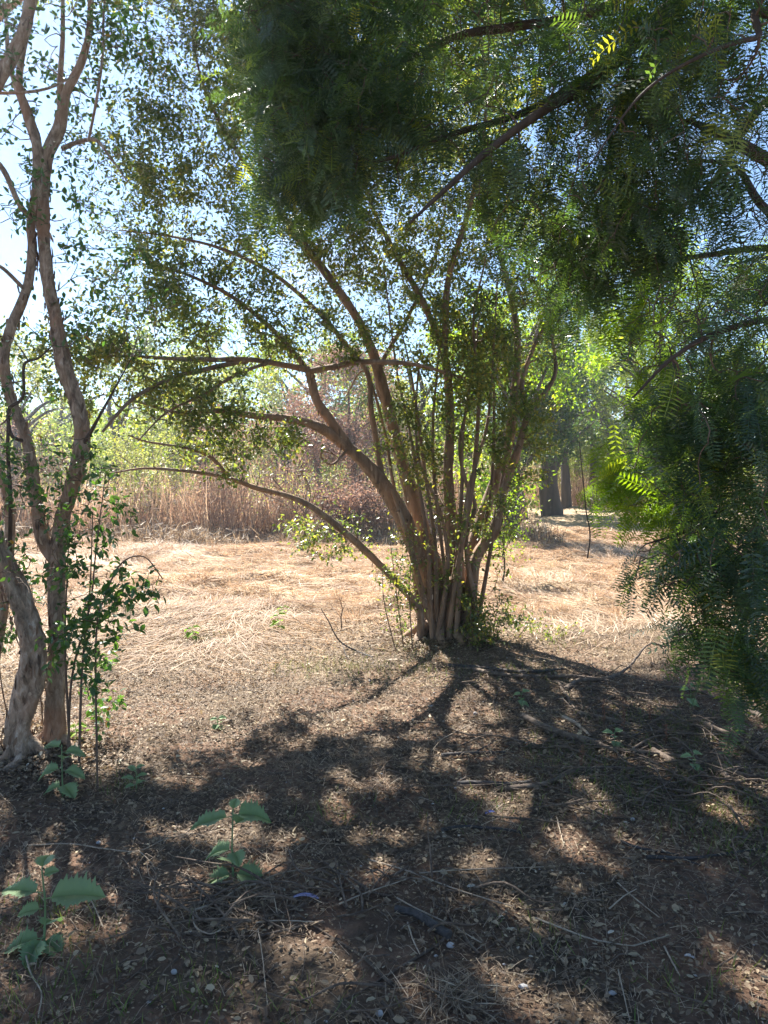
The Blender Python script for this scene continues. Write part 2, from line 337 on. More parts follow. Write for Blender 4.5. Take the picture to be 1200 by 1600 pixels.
# ------------------------------------------------------------------ tree machinery
class Tree:
    def __init__(s, name, label, cat, base, group=None):
        s.root = empty(name, base, label, cat, group); s.nodes = []; s.rad = []; s.dirs = []
        s.tw = MB(); s.tips = []
    def limb(s, pts, radii, part, mat, sides=10, n_per=6, rough=0.25, node=True, wob=0.0, label=None):
        P = catmull(pts, n_per); rr = np.interp(np.linspace(0, 1, len(P)), np.linspace(0, 1, len(radii)), radii)
        if wob: P[1:-1] += rng.normal(0, wob, (len(P) - 2, 3))
        mb = MB(); tube(mb, P, rr, sides, rough, cap=True)
        o = mb.build(part, mat, s.root)
        if label: o['label'] = label
        if node:
            for p, q in zip(P[1:], rr[1:]): s.nodes.append(p); s.rad.append(q)
        return o
    def roots(s, c, n, r_in, L, rad, mat):
        for q in range(n):
            a = 6.283 * (q + rng.uniform(-.3, .3)) / n; d = np.array([math.cos(a), math.sin(a), 0.]); l = L * rng.uniform(.6, 1.2); k = np.array([-d[1], d[0], 0]) * rng.normal(0, .15) * l
            P = np.array([c + d * r_in * .5, c + d * (r_in + l * .25), c + d * (r_in + l * .6) + k, c + d * (r_in + l) + k * 2]); g0 = gh(P[:, 0], P[:, 1]); P[:, 2] = g0 + np.array([.16, .035, -.005, -.05]) * rad / .05
            s.limb(P, [rad, rad * .8, rad * .5, rad * .25], 'root', mat, sides=10, n_per=6, node=False, rough=.45)
    def flakes(s, n, mat, zmax=3.2, rmin=.02):
        P = np.array(s.nodes); q = np.array(s.rad); ok = np.where((q > rmin) & (P[:, 2] < zmax) & (P[:, 2] > .02))[0]; w = q[ok] / q[ok].sum(); k = rng.choice(ok, n, p=w)
        a = rng.uniform(0, 6.283, n); O = np.stack([np.cos(a), np.sin(a), np.zeros(n)], -1); c = P[k] + O * (q[k] * .98)[:, None] + np.array([0, 0, 1.]) * rng.uniform(-.04, .04, (n, 1))
        D = np.stack([rng.normal(0, .2, n), rng.normal(0, .2, n), np.where(rng.random(n) < .6, -1., 1.)], -1); mb = MB()
        scatter(mb, CURL[0], CURL[1], c, D, O, np.stack([rng.uniform(.01, .03, n), rng.uniform(.02, .08, n), rng.uniform(.02, .06, n)], -1), rng.random(n)); o = mb.build('bark_flakes', mat, s.root); o['kind'] = 'stuff'
    def grow(s, targets, r0=0.012, bend=0.15, sag=0.0, minr=0.002, sides=4, pull=0.0, segs=5):
        """connect every target point to the nearest wood by a bent twig; twigs carry further twigs"""
        T = np.asarray(targets, float); N = list(s.nodes); Rr = list(s.rad)
        A = np.array(N); d = np.min(np.linalg.norm(T[:, None] - A[None, ::2], axis=2), axis=1)
        buf = np.empty((len(N) + len(T) * (segs + 1), 3)); buf[:len(N)] = A; rb = np.empty(len(buf)); rb[:len(N)] = Rr; n = len(N)
        for k in np.argsort(d):
            t = T[k]; dv = buf[:n] - t; dist = np.linalg.norm(dv, axis=1) + pull * np.maximum(0, dv[:, 2])
            b = int(np.argmin(dist)); p0 = buf[b]; L = np.linalg.norm(t - p0)
            if L < 0.04: continue
            u = np.linspace(0, 1, segs + 1)[:, None]
            side = rng.normal(0, 1, 3) * bend * L
            P = p0 + (t - p0) * u + side * (np.sin(u * np.pi)) + np.array([0, 0, -sag * L]) * (u * u - u) * -1 * -1
            P[1:] += rng.normal(0, 0.02 * L, (segs, 3)); 
            ra = min(rb[b] * 0.7, r0 * (0.35 + L)); rr = np.linspace(max(ra, minr * 1.3), minr, segs + 1)
            tube(s.tw, P, rr, sides)
            buf[n:n + segs] = P[1:]; rb[n:n + segs] = rr[1:]; n += segs
            s.tips.append(P)
    def finish_twigs(s, mat, name='twigs'):
        o = s.tw.build(name, mat, s.root); o['kind'] = 'stuff'; return o

def blob(px, py, Y, rx, ry, dY, n, hollow=0.0):
    """n random points inside an ellipsoid whose centre is seen at px,py at depth Y"""
    c = at(px, py, Y); k = Y / F
    v = rng.normal(0, 1, (n, 3)); v = unit(v) * (rng.uniform(hollow, 1, (n, 1)) ** (1 / 2.2))
    return c + v * np.array([rx * k, dY, ry * k])

def leaves_on(tips, per, size, spread, part, mat, root, tmpl=LEAF_OVAL, down=0.3, from_u=0.25, bias=0.0, keep=None):
    P = []; D = []
    for tw in tips:
        m = max(1, int(rng.poisson(per))); u = rng.uniform(from_u, 1, m) * (len(tw) - 1); i0 = np.minimum(u.astype(int), len(tw) - 2)
        fr = (u - i0)[:, None]; q = tw[i0] * (1 - fr) + tw[i0 + 1] * fr; P.append(q); D.append(np.repeat((tw[-1] - tw[0])[None], m, 0))
    P = np.concatenate(P); D = unit(np.concatenate(D))
    P = P + rng.normal(0, spread, P.shape)
    if keep is not None:
        kk = keep(P); P, D = P[kk], D[kk]
    n = len(P)
    D = unit(D * 0.6 + rng.normal(0, 0.8, (n, 3)) + np.array([0, 0, -down])); N = unit(rng.normal(0, 0.55, (n, 3)) + np.array([0, 0, 1.0]))
    S = rng.uniform(0.65, 1.25, n) * size; mb = MB()
    rnd = np.clip(rng.beta(2, 2.4, n) + bias + 0.25 * vnoise(P[:, 0] * 2.5 + 40, P[:, 2] * 2.5 + 40, 3), 0, 1)
    scatter(mb, tmpl[0], tmpl[1], P, D, N, S, rnd)
    return mb.build(part, mat, root)
def fronds_on(tips, per, size, part, mat, root, down=0.55, spread=0.03, from_u=0.2, keep=None, tip_keep=None):
    P = []; D = []
    for tw in tips:
        m = max(1, int(rng.poisson(per))); u = rng.uniform(from_u, 1, m) * (len(tw) - 1); i0 = np.minimum(u.astype(int), len(tw) - 2)
        fr = (u - i0)[:, None]; P.append(tw[i0] * (1 - fr) + tw[i0 + 1] * fr); D.append(np.repeat((tw[-1] - tw[0])[None], m, 0))
    P = np.concatenate(P); D = unit(np.concatenate(D))
    if keep is not None:
        kk = keep(P); P, D = P[kk], D[kk]
    n = len(P); P = P + rng.normal(0, spread, (n, 3))
    D = unit(D * 0.7 + rng.normal(0, 0.55, (n, 3)) + np.array([0, 0, -down])); N = unit(rng.normal(0, 0.5, (n, 3)) + np.array([0, 0, 1.0]))
    if tip_keep is not None:
        kk = tip_keep(P + D * size * .8) & tip_keep(P + D * size * .4); P, D, N = P[kk], D[kk], N[kk]; n = len(P)
    S = rng.uniform(0.5, 1.35, n) * size; rnd = np.clip(rng.beta(2, 2.4, n) + 0.25 * vnoise(P[:, 0] * 2 + 40, P[:, 2] * 2 + 40, 3), 0, 1)
    mb = MB(); w = rng.integers(0, 8, n); S = S[:, None] * np.stack([rng.uniform(.65, 1.35, n), np.ones(n), rng.uniform(-.4, 2.0, n)], -1)
    for k in range(8):
        q = w == k; scatter(mb, FRONDS[k][0], FRONDS[k][1], P[q], D[q], N[q], S[q], rnd[q])
    return mb.build(part, mat, root)
def pp(*a): return [at(x, y, Y) for (x, y, Y) in a]

# ------------------------------------------------------------------ central many-stemmed tree
b0 = ground(690, 1005)
T = Tree('multistem_tree', 'tan many-stemmed tree fanning out from one base in the centre, edge of shade', 'tree', b0)
def gbase(px, py, Y):    # root foot just under the soil
    p = at(px, py, Y); p[2] = float(gh(p[0], p[1])) - 0.06; return p
def stem(mat, foot, pts, radii, part='trunk', **k):
    P = ([gbase(*foot)] if foot else []) + pp(*pts)
    return T.limb(P, [q * (.86 if mat is M['bark_tan'] else 1) for q in radii], part, mat, **k)
bt = M['bark_tan']
stem(bt, (672, 1005, 7.2), [(670, 940, 7.2), (655, 870, 7.15), (625, 800, 7.1), (590, 745, 7.0), (545, 700, 6.9), (500, 668, 6.7), (455, 655, 6.5), (400, 650, 6.3), (340, 642, 6.1), (280, 645, 6.0), (215, 628, 5.9)],
     [.13, .10, .088, .082, .072, .058, .048, .038, .032, .022, .014, .008], sides=16, n_per=10)
stem(bt, None, [(545, 700, 6.9), (518, 660, 6.8), (496, 628, 6.8), (486, 595, 6.75), (482, 578, 6.7)], [.06, .05, .048, .042, .04], 'branch', sides=12, n_per=8)
stem(bt, None, [(482, 578, 6.7), (440, 570, 6.5), (390, 562, 6.3), (330, 562, 6.1), (260, 560, 5.9), (190, 556, 5.8), (120, 560, 5.7)], [.035, .028, .024, .02, .016, .011, .007], 'branch', n_per=8)
stem(bt, None, [(482, 580, 6.7), (520, 573, 6.6), (560, 566, 6.5), (610, 566, 6.5), (660, 572, 6.5), (720, 590, 6.6)], [.034, .032, .028, .026, .02, .012], 'branch', n_per=8)
stem(bt, None, [(478, 575, 6.7), (450, 540, 6.6), (410, 500, 6.4), (360, 462, 6.2), (300, 432, 6.0), (220, 405, 5.8)], [.03, .026, .022, .02, .014, .008], 'branch', n_per=8)
stem(bt, None, [(390, 562, 6.3), (330, 575, 6.1), (270, 590, 5.8), (215, 618, 5.5), (185, 645, 5.3), (160, 675, 5.2)], [.024, .022, .02, .018, .014, .01], 'branch', n_per=8)
stem(bt, None, [(420, 566, 6.4), (370, 585, 6.1), (320, 615, 5.9), (260, 645, 5.7), (215, 690, 5.5)], [.018, .015, .012, .009, .005], 'branch')
stem(bt, (655, 1000, 7.0), [(655, 955, 6.95), (622, 912, 6.9), (560, 850, 6.8), (495, 797, 6.6), (450, 775, 6.5), (400, 762, 6.3), (350, 745, 6.2), (290, 736, 6.0), (225, 732, 5.9), (170, 740, 5.8)],
     [.042, .042, .038, .034, .03, .026, .023, .02, .015, .01, .006], n_per=8, sides=12)
stem(bt, None, [(360, 748, 6.2), (330, 715, 6.1), (290, 700, 6.0), (230, 690, 5.9), (200, 680, 5.8)], [.02, .017, .013, .009, .006], 'branch')
stem(bt, (700, 1006, 7.35), [(695, 935, 7.3), (665, 850, 7.3), (642, 770, 7.3), (622, 700, 7.3), (605, 630, 7.3), (585, 560, 7.2), (560, 500, 7.1), (515, 435, 7.0), (470, 375, 6.9), (415, 300, 6.8), (360, 220, 6.8), (320, 140, 6.9), (300, 60, 7)],
     [.15, .105, .09, .08, .07, .06, .05, .045, .04, .034, .028, .02, .014, .008], sides=14, n_per=8)
stem(bt, None, [(628, 805, 7.1), (603, 775, 7.05), (590, 700, 7.0), (580, 640, 7.0), (575, 585, 7.0), (545, 545, 6.9), (500, 490, 6.8), (430, 430, 6.7), (350, 390, 6.6), (270, 370, 6.5), (190, 360, 6.4)],
     [.045, .04, .035, .03, .028, .026, .024, .02, .016, .011, .007], 'branch', n_per=8)
stem(bt, (688, 1008, 7.0), [(660, 930, 6.95), (640, 850, 6.95), (625, 800, 6.95), (612, 765, 7.0)], [.04, .035, .03, .026, .02], n_per=7)
stem(bt, (718, 1005, 7.2), [(715, 900, 7.2), (706, 820, 7.2), (700, 740, 7.2), (703, 650, 7.2), (695, 560, 7.2), (665, 480, 7.3), (620, 400, 7.4), (580, 320, 7.5), (560, 240, 7.6)],
     [.12, .085, .07, .055, .045, .04, .034, .028, .02, .012], sides=14, n_per=8)
stem(bt, (728, 1005, 7.4), [(735, 890, 7.4), (757, 800, 7.4), (785, 725, 7.4), (800, 660, 7.4), (806, 600, 7.4), (808, 520, 7.5), (790, 430, 7.6), (760, 330, 7.7), (720, 240, 7.8)],
     [.12, .09, .075, .065, .05, .044, .036, .028, .02, .012], sides=14, n_per=8, label='stem lit orange by the sun on the right of the clump')
stem(bt, (722, 1000, 7.1), [(735, 930, 7.1), (745, 870, 7.1), (772, 828, 7.1), (783, 780, 7.1), (810, 700, 7.1), (826, 645, 7.1), (850, 615, 7.1), (868, 580, 7.1), (860, 520, 7.1), (840, 450, 7.1)],
     [.075, .065, .06, .06, .05, .04, .032, .026, .02, .014, .008], n_per=8, sides=12)
stem(bt, None, [(826, 645, 7.1), (815, 600, 7.1), (835, 540, 7.1), (870, 470, 7.2), (880, 380, 7.3)], [.03, .025, .02, .014, .008], 'branch')
stem(bt, (700, 1008, 6.95), [(705, 950, 6.95), (720, 860, 6.95), (738, 760, 6.95), (745, 680, 6.95), (748, 600, 6.95), (740, 500, 7), (760, 400, 7.1)], [.04, .032, .028, .025, .022, .018, .013, .008], n_per=6)
stem(bt, (737, 1004, 7.0), [(742, 950, 7.0), (728, 850, 7.0), (742, 790, 7.0), (727, 750, 7.0), (718, 690, 7.05), (735, 620, 7.1)], [.035, .03, .025, .022, .02, .014, .008], n_per=6)
stem(bt, (680, 1010, 6.95), [(690, 960, 6.95), (700, 880, 6.95), (688, 800, 6.95), (655, 720, 6.95), (650, 640, 6.95), (655, 560, 7)], [.03, .028, .022, .018, .016, .013, .009], n_per=6)
stem(bt, None, [(600, 630, 7.3), (590, 600, 7.3), (600, 560, 7.4), (640, 490, 7.5), (680, 400, 7.6), (700, 300, 7.7)], [.03, .027, .025, .02, .014, .008], 'branch')
stem(bt, None, [(545, 700, 6.9), (520, 725, 6.6), (502, 715, 6.5), (508, 705, 6.4), (540, 720, 6.3)], [.014, .012, .01, .008, .005], 'branch', n_per=6)
for (x0, x1, x2, x3, top_) in [(676, 668, 640, 600, 420), (694, 716, 724, 752, 470), (730, 752, 772, 770, 500), (708, 690, 676, 690, 480), (742, 768, 800, 840, 560), (660, 640, 600, 540, 620), (712, 722, 760, 778, 430), (684, 680, 655, 628, 520)]:
    Yq = rng.uniform(6.85, 7.3); stem(bt, (x0, 1006, Yq), [(x0 * .6 + x1 * .4, 940, Yq), (x1, 850, Yq), ((x1 + x2) / 2 + rng.uniform(-8, 8), 760, Yq), (x2, 670, Yq), ((x2 + x3) / 2, 580, Yq), (x3, top_, Yq + .1)], [.03, .026, .022, .02, .016, .012, .006], n_per=5, sides=8)
T.roots(np.array([b0[0], 7.15, 0]), 11, .19, .34, .05, bt)
# extra upper wood above the frame
stem(bt, None, [(695, 560, 7.2), (700, 440, 7.0), (740, 300, 6.8), (760, 150, 6.6), (740, -20, 6.5)], [.035, .03, .024, .016, .008], 'branch')
stem(bt, None, [(415, 300, 6.8), (400, 200, 6.4), (420, 60, 6.2), (430, -120, 6.0)], [.026, .02, .014, .008], 'branch')
tg = np.concatenate([
    blob(300, 470, 6.2, 190, 75, 0.8, 330), blob(220, 300, 6.6, 110, 130, 0.8, 230), blob(360, 230, 6.8, 150, 190, 0.8, 330),
    blob(480, 380, 6.9, 140, 120, 0.9, 260), blob(430, 530, 6.5, 170, 50, 0.7, 200), blob(300, 60, 6.9, 100, 120, 0.8, 200),
    blob(640, 440, 7.3, 170, 150, 1.0, 420), blob(700, 250, 7.5, 190, 190, 1.0, 380), blob(780, 340, 7.6, 150, 110, 0.8, 200), blob(560, 330, 7.0, 110, 110, 0.8, 130), blob(260, 180, 6.6, 110, 190, .7, 150), blob(560, 120, 7.2, 190, 160, .9, 230), blob(620, -100, 7.2, 320, 130, 1.0, 260), blob(250, -110, 6.8, 160, 110, .8, 120), blob(790, 480, 7.4, 110, 130, 0.8, 330),
    blob(740, 600, 7.0, 130, 120, 0.7, 330), blob(820, 680, 7.0, 60, 90, 0.5, 90), blob(660, 710, 7.0, 90, 110, 0.5, 110), blob(730, 830, 7.0, 90, 110, 0.4, 90),
    blob(650, 900, 6.9, 60, 90, 0.35, 45), blob(250, 610, 5.8, 170, 60, 0.6, 150), blob(150, 540, 5.7, 120, 40, 0.5, 90),
    blob(360, 690, 6.2, 160, 60, 0.6, 130), blob(520, 830, 6.8, 80, 50, 0.4, 40), blob(760, 960, 6.9, 60, 50, 0.3, 40)])
T.flakes(900, M['flake'])
T.grow(tg, r0=0.014, bend=0.12, pull=0.6)
T.finish_twigs(M['twig'])
def dens(P):
    # noise gaps through the crown, plus openings shaped for the sun flecks
    q = vnoise(P[:, 0] * 3.2 + 31, P[:, 2] * 3.2 + P[:, 1] * 1.6 + 17, 12) + 0.6 * vnoise(P[:, 0] * 5 + 3, P[:, 2] * 5 + 7, 13)
    return ((q + rng.uniform(-0.25, 0.25, len(P))) > -0.20) & sun_gaps(P)
leaves_on(T.tips, 38, 0.038, 0.045, 'crown', M['privet_leaf'], T.root, keep=dens, from_u=.45)

# added canopy layer, placed along the sun's rays to shade the foreground
T.tips = []; T.tw = MB(); m = 620
qx = rng.uniform(-3.6, 4.2, m); qy = 1.0 + rng.uniform(0, 1, m) * (np.clip(4.5 + .42 * (qx + 2), 4.0, 6.6) - 1.0); hz = rng.uniform(5.6, 7.4, m)
TT = np.stack([qx, qy, np.zeros(m)], -1) + SUND * (hz / SUND[2])[:, None]
ax, ay = 600 + F * TT[:, 0] / TT[:, 1], 740 - F * (TT[:, 2] - CAMZ) / TT[:, 1]
TT = TT[(ax > 380) | (ay < -60)]
T.grow(TT, r0=.016, bend=.1, pull=.2); T.finish_twigs(M['twig'], 'shade_twigs')
leaves_on(T.tips, 170, .062, .15, 'shade_crown', M['privet_leaf'], T.root, LEAF_FOLD, keep=sun_gaps, from_u=.35)

# ------------------------------------------------------------------ left tree
b1 = ground(55, 1205)
T = Tree('twin_stem_tree', 'pale flaky-barked tree with forked trunks in the left foreground', 'tree', b1)
bg = M['bark_grey']
stem(bg, (42, 1212, 4.15), [(30, 1140, 4.15), (50, 1050, 4.15), (45, 985, 4.15), (20, 915, 4.15), (-8, 850, 4.15), (-45, 770, 4.1), (-80, 650, 4.0), (-90, 480, 4.0), (-60, 300, 4.0), (-30, 180, 4.0), (12, 100, 4.0), (42, 30, 4.0), (50, -80, 4.0)],
     [.085, .066, .070, .062, .058, .052, .045, .04, .036, .036, .032, .030, .026, .018], sides=22, n_per=14, rough=.42)
stem(bg, (82, 1208, 4.3), [(85, 1110, 4.3), (88, 1000, 4.3), (88, 900, 4.3), (92, 830, 4.3), (112, 760, 4.3), (128, 690, 4.3), (120, 630, 4.3), (100, 570, 4.3), (88, 500, 4.3), (74, 430, 4.3), (66, 340, 4.3), (68, 260, 4.3), (92, 200, 4.3), (104, 145, 4.3), (128, 95, 4.3), (140, 40, 4.3), (142, -60, 4.3)],
     [.075, .054, .046, .044, .040, .040, .041, .039, .04, .036, .034, .034, .036, .03, .024, .022, .018, .012], sides=20, n_per=12, rough=.36)
stem(bg, None, [(90, 880, 4.3), (68, 845, 4.3), (58, 790, 4.3), (50, 730, 4.3), (40, 680, 4.3), (16, 620, 4.3), (6, 560, 4.3), (18, 510, 4.3), (42, 450, 4.3), (50, 390, 4.3), (48, 350, 4.3), (56, 300, 4.28), (58, 230, 4.26), (45, 180, 4.26), (30, 130, 4.26), (40, 60, 4.25), (62, -20, 4.25)],
     [.04, .036, .033, .032, .03, .03, .03, .03, .026, .024, .022, .024, .026, .022, .018, .015, .01], sides=14, n_per=8)
stem(bg, (-25, 1190, 4.5), [(-18, 1060, 4.5), (0, 960, 4.5), (14, 860, 4.5), (12, 780, 4.5), (-20, 690, 4.5)], [.055, .045, .038, .03, .025, .02], sides=12, n_per=7)
stem(bg, None, [(95, 200, 4.3), (94, 130, 4.3), (98, 60, 4.35), (98, -40, 4.4)], [.018, .015, .013, .01], 'branch')
stem(bg, None, [(98, 232, 4.3), (120, 223, 4.25), (150, 219, 4.2), (175, 250, 4.2), (200, 285, 4.2)], [.014, .012, .01, .006, .003], 'branch')
stem(bg, None, [(138, 220, 4.2), (150, 160, 4.2), (160, 90, 4.2), (162, 20, 4.2), (170, -50, 4.2)], [.008, .008, .007, .006, .005], 'branch')
stem(bg, None, [(-30, 230, 4.2), (5, 265, 4.2), (28, 315, 4.25), (50, 345, 4.3)], [.012, .014, .015, .016], 'branch')
stem(bg, None, [(-30, 400, 4.2), (5, 420, 4.2), (36, 450, 4.28)], [.008, .01, .012], 'branch')
stem(bg, None, [(62, 250, 4.3), (40, 180, 4.3), (15, 100, 4.3), (8, 20, 4.3), (-10, -60, 4.3)], [.018, .016, .013, .01, .008], 'branch')
stem(bg, None, [(-20, 145, 4.1), (30, 145, 4.1), (75, 138, 4.1), (115, 120, 4.1)], [.009, .008, .007, .004], 'branch')
stem(M['bark_dark'], None, [(40, 690, 4.3), (18, 680, 4.2), (14, 640, 4.2), (36, 620, 4.2), (38, 570, 4.2), (60, 560, 4.2), (82, 540, 4.2)], [.01, .009, .009, .008, .007, .005, .003], 'branch')
stem(M['bark_dark'], None, [(15, 860, 4.3), (16, 780, 4.2), (12, 700, 4.2), (14, 640, 4.2)], [.012, .01, .01, .009], 'branch')
stem(M['bark_dark'], None, [(128, 700, 4.3), (150, 660, 4.2), (175, 615, 4.2), (205, 560, 4.2)], [.012, .009, .006, .003], 'branch')
T.roots(gbase(38, 1212, 4.15), 6, .05, .22, .035, bg); T.roots(gbase(84, 1208, 4.3), 6, .045, .2, .03, bg)
T.flakes(800, M['flake'])
T.grow(np.concatenate([blob(60, 60, 4.3, 150, 110, 0.8, 120), blob(190, 50, 4.3, 60, 60, 0.5, 50), blob(60, 300, 4.5, 170, 130, 0.9, 90), blob(170, 470, 4.5, 110, 90, 0.7, 60),
    blob(-20, 600, 4.3, 100, 130, 0.6, 70), blob(110, 760, 4.2, 90, 90, 0.35, 70), blob(40, 760, 4.2, 70, 110, 0.35, 45), blob(60, 880, 4.1, 100, 90, 0.3, 40), blob(110, -150, 4.6, 300, 150, 1.4, 90)]),
    r0=0.01, bend=0.14, pull=0.3)
T.finish_twigs(M['twig'])
leaves_on(T.tips, 12, 0.036, 0.035, 'crown', M['hedge_leaf'], T.root, keep=sun_gaps)

tb = np.array([-7.2, 10.0, float(gh(-7.2, 10.0)) - .05]); T = Tree('added_shade_tree', 'added tall tree mostly out of view at the left, shading the foreground', 'tree', tb)  # tree added mostly out of frame to shade the left foreground
T.limb([tb, tb + [.1, .1, 2.5], tb + [.5, 0, 5], tb + [1.0, -.2, 7.2]], [.28, .22, .17, .10], 'trunk', bg, sides=14, n_per=6)
for e in ([-3.2, 9.6, 8.6], [-4.2, 8.0, 8.0], [-2.4, 8.8, 7.9], [-5.0, 11.0, 9.2]):
    e = np.array(e); p = tb + [.6, 0, 5.3]; T.limb([p, (p + e) / 2 + [0, 0, .5], e], [.09, .06, .02], 'limb', bg, sides=8, n_per=6)
c_ = np.array([-3.7, 9.0, 8.3]); T.grow(c_ + unit(rng.normal(0, 1, (420, 3))) * rng.uniform(.1, 1, (420, 1)) ** .5 * np.array([2.6, 2.2, .9]), r0=.016, bend=.12)
T.finish_twigs(M['twig'])
def gaps(P, sc=1.5, th=-.22, s_=61): return (vnoise(P[:, 0] * sc + 50, P[:, 1] * sc + P[:, 2] * .4 + 50, s_) + .7 * vnoise(P[:, 0] * sc * 2.3 + 50, P[:, 1] * sc * 2.3 + 50, s_ + 1)) > th
leaves_on(T.tips, 90, .07, .10, 'crown', M['privet_leaf'], T.root, LEAF_FOLD, keep=lambda P: gaps(P, 1.8, -.45) & sun_gaps(P))

# ------------------------------------------------------------------ saplings beside the left trunk
def sapling(name, label, paths, blobs, per, size, cat='sapling', group=None, mat='hedge_leaf', tw='twig', r0=0.006):
    global T
    base = gbase(*paths[0][0]); T = Tree(name, label, cat, base, group)
    for pth in paths:
        P = [gbase(*pth[0])] + pp(*pth[1:]); T.limb(P, list(np.linspace(r0, 0.0025, len(P))), 'stem', M[tw], sides=6, n_per=5, rough=.1)
    T.grow(np.concatenate([blob(*b) for b in blobs]), r0=0.004, bend=0.15, minr=0.0013); T.finish_twigs(M[tw])
    leaves_on(T.tips, per, size, 0.025, 'crown', M[mat], T.root)
sapling('sapling', 'leafy sapling with slender stems right beside the left forked trunks',
        [[(105, 1165, 4.1), (112, 1060, 4.1), (140, 950, 4.05), (150, 860, 4.0), (165, 740, 4.0)], [(122, 1150, 4.1), (128, 1050, 4.1), (140, 930, 4.1), (145, 800, 4.1)], [(110, 1150, 4.1), (102, 1020, 4.1), (104, 920, 4.1), (110, 800, 4.1)]],
        [(140, 940, 4.05, 70, 110, 0.25, 48), (150, 820, 4.1, 70, 80, 0.3, 36), (105, 1000, 4.0, 50, 60, 0.2, 25)], 9, 0.042, r0=0.008)
sapling('sapling', 'thin arching sapling with dark pointed leaves hanging over the sunny straw',
        [[(150, 1120, 3.8), (150, 1000, 3.8), (165, 930, 3.75), (190, 880, 3.7), (225, 870, 3.65), (255, 905, 3.6)]],
        [(170, 960, 3.75, 60, 60, 0.15, 22), (215, 920, 3.65, 45, 50, 0.12, 16), (150, 1040, 3.75, 30, 60, 0.12, 12)], 7, 0.045)
sapling('sapling', 'dense low sprout of dark leaves hugging the back of the left trunks',
        [[(70, 1170, 4.6), (60, 1050, 4.6), (50, 920, 4.6)], [(20, 1170, 4.7), (0, 1050, 4.7), (-5, 900, 4.7)]],
        [(50, 960, 4.6, 60, 100, 0.2, 22), (0, 930, 4.7, 50, 130, 0.2, 24), (160, 1090, 4.5, 40, 60, 0.2, 15)], 9, 0.04)

# ------------------------------------------------------------------ big ferny-leaved tree: trunk beyond the right edge, limbs over the view
trunk_base = np.array([4.3, 3.4, float(gh(4.3, 3.4)) - 0.08])
T = Tree('feathery_tree', 'large dark ferny-leaved tree drooping over the right side and top of the photo', 'tree', trunk_base)
bd = M['bark_dark']
T.limb([trunk_base, np.array([4.2, 3.5, 1.2]), np.array([4.0, 3.6, 2.4]), np.array([3.7, 3.8, 3.6]), np.array([3.3, 4.0, 5.0])], [.30, .24, .21, .18, .13], 'trunk', bd, sides=18, n_per=8, rough=.25)
def rl(start, pts, radii): T.limb([np.array(start)] + pp(*pts), [q * (.72 if i_ > 1 else 1) for i_, q in enumerate(radii)], 'branch', bd, sides=9, n_per=7, rough=.2)
rl((4.0, 3.6, 2.4), [(1340, 330, 3.6), (1200, 250, 3.4), (1130, 212, 3.3), (1075, 188, 3.2)], [.09, .06, .04, .03, .012])
rl((4.0, 3.6, 2.4), [(1320, 390, 3.8), (1200, 330, 3.8), (1150, 262, 3.8), (1080, 250, 3.8)], [.06, .045, .028, .02, .01])
rl((3.3, 4.0, 5.0), [(1150, -60, 3.7), (1000, 60, 3.5), (930, 128, 3.3), (850, 172, 3.1), (760, 238, 3.0), (700, 292, 2.9), (640, 348, 2.85)], [.10, .06, .04, .032, .026, .02, .014, .006])
rl((3.3, 4.0, 5.0), [(1180, -100, 3.8), (1050, 20, 3.7), (920, 120, 3.6), (820, 175, 3.5), (740, 200, 3.4), (690, 215, 3.35), (600, 250, 3.3), (560, 245, 3.3)], [.08, .05, .035, .028, .022, .018, .014, .01, .005])
rl((3.3, 4.0, 5.0), [(1100, -120, 4.0), (950, 10, 4.0), (800, 42, 3.9), (720, 55, 3.8), (640, 90, 3.7), (540, 130, 3.5), (480, 190, 3.4)], [.09, .055, .04, .03, .026, .02, .014, .008])
rl((3.3, 4.0, 5.0), [(1000, -200, 4.2), (800, -120, 4.1), (600, -60, 4.0), (500, 20, 3.8), (450, 100, 3.6), (430, 180, 3.5)], [.10, .06, .05, .036, .028, .018, .008])
rl((4.1, 3.5, 1.7), [(1330, 410, 4.0), (1200, 388, 4.0), (1110, 398, 4.0), (1040, 410, 4.0), (990, 432, 4.0)], [.05, .035, .025, .02, .014, .008])
rl((4.2, 3.5, 1.2), [(1330, 640, 3.4), (1200, 655, 3.2), (1130, 648, 3.1), (1085, 625, 3.05), (1060, 590, 3.0), (1045, 540, 3.0)], [.05, .03, .018, .014, .011, .008, .004])
rl((4.2, 3.5, 1.2), [(1330, 780, 3.3), (1220, 770, 3.1), (1140, 790, 3.0), (1070, 830, 2.95), (1010, 850, 2.9)], [.04, .022, .016, .012, .009, .004])
rl((4.25, 3.4, 0.9), [(1340, 880, 3.3), (1240, 900, 3.1), (1160, 960, 3.0), (1110, 1010, 2.95)], [.035, .02, .014, .01, .005])
rl((4.0, 3.6, 2.4), [(1300, 500, 3.0), (1200, 500, 2.8), (1120, 520, 2.75), (1050, 560, 2.7), (990, 620, 2.7)], [.04, .025, .018, .014, .01, .005])
rl((4.0, 3.6, 2.4), [(1280, 60, 2.8), (1180, 60, 2.6), (1090, 90, 2.5), (1000, 150, 2.5), (920, 260, 2.5)], [.04, .016, .012, .009, .006, .003])
rl((3.7, 3.8, 3.6), [(1250, 130, 4.4), (1100, 300, 4.4), (960, 360, 4.4), (850, 400, 4.4), (790, 450, 4.4)], [.06, .03, .022, .016, .012, .006])
rl((3.3, 4.0, 5.0), [(900, -500, 3.5), (500, -500, 3.2), (300, -420, 3.0)], [.10, .06, .035, .012])
rl((3.3, 4.0, 5.0), [(900, -400, 5.5), (600, -330, 6.0), (350, -280, 6.2), (200, -200, 6.2)], [.10, .07, .045, .03, .012])
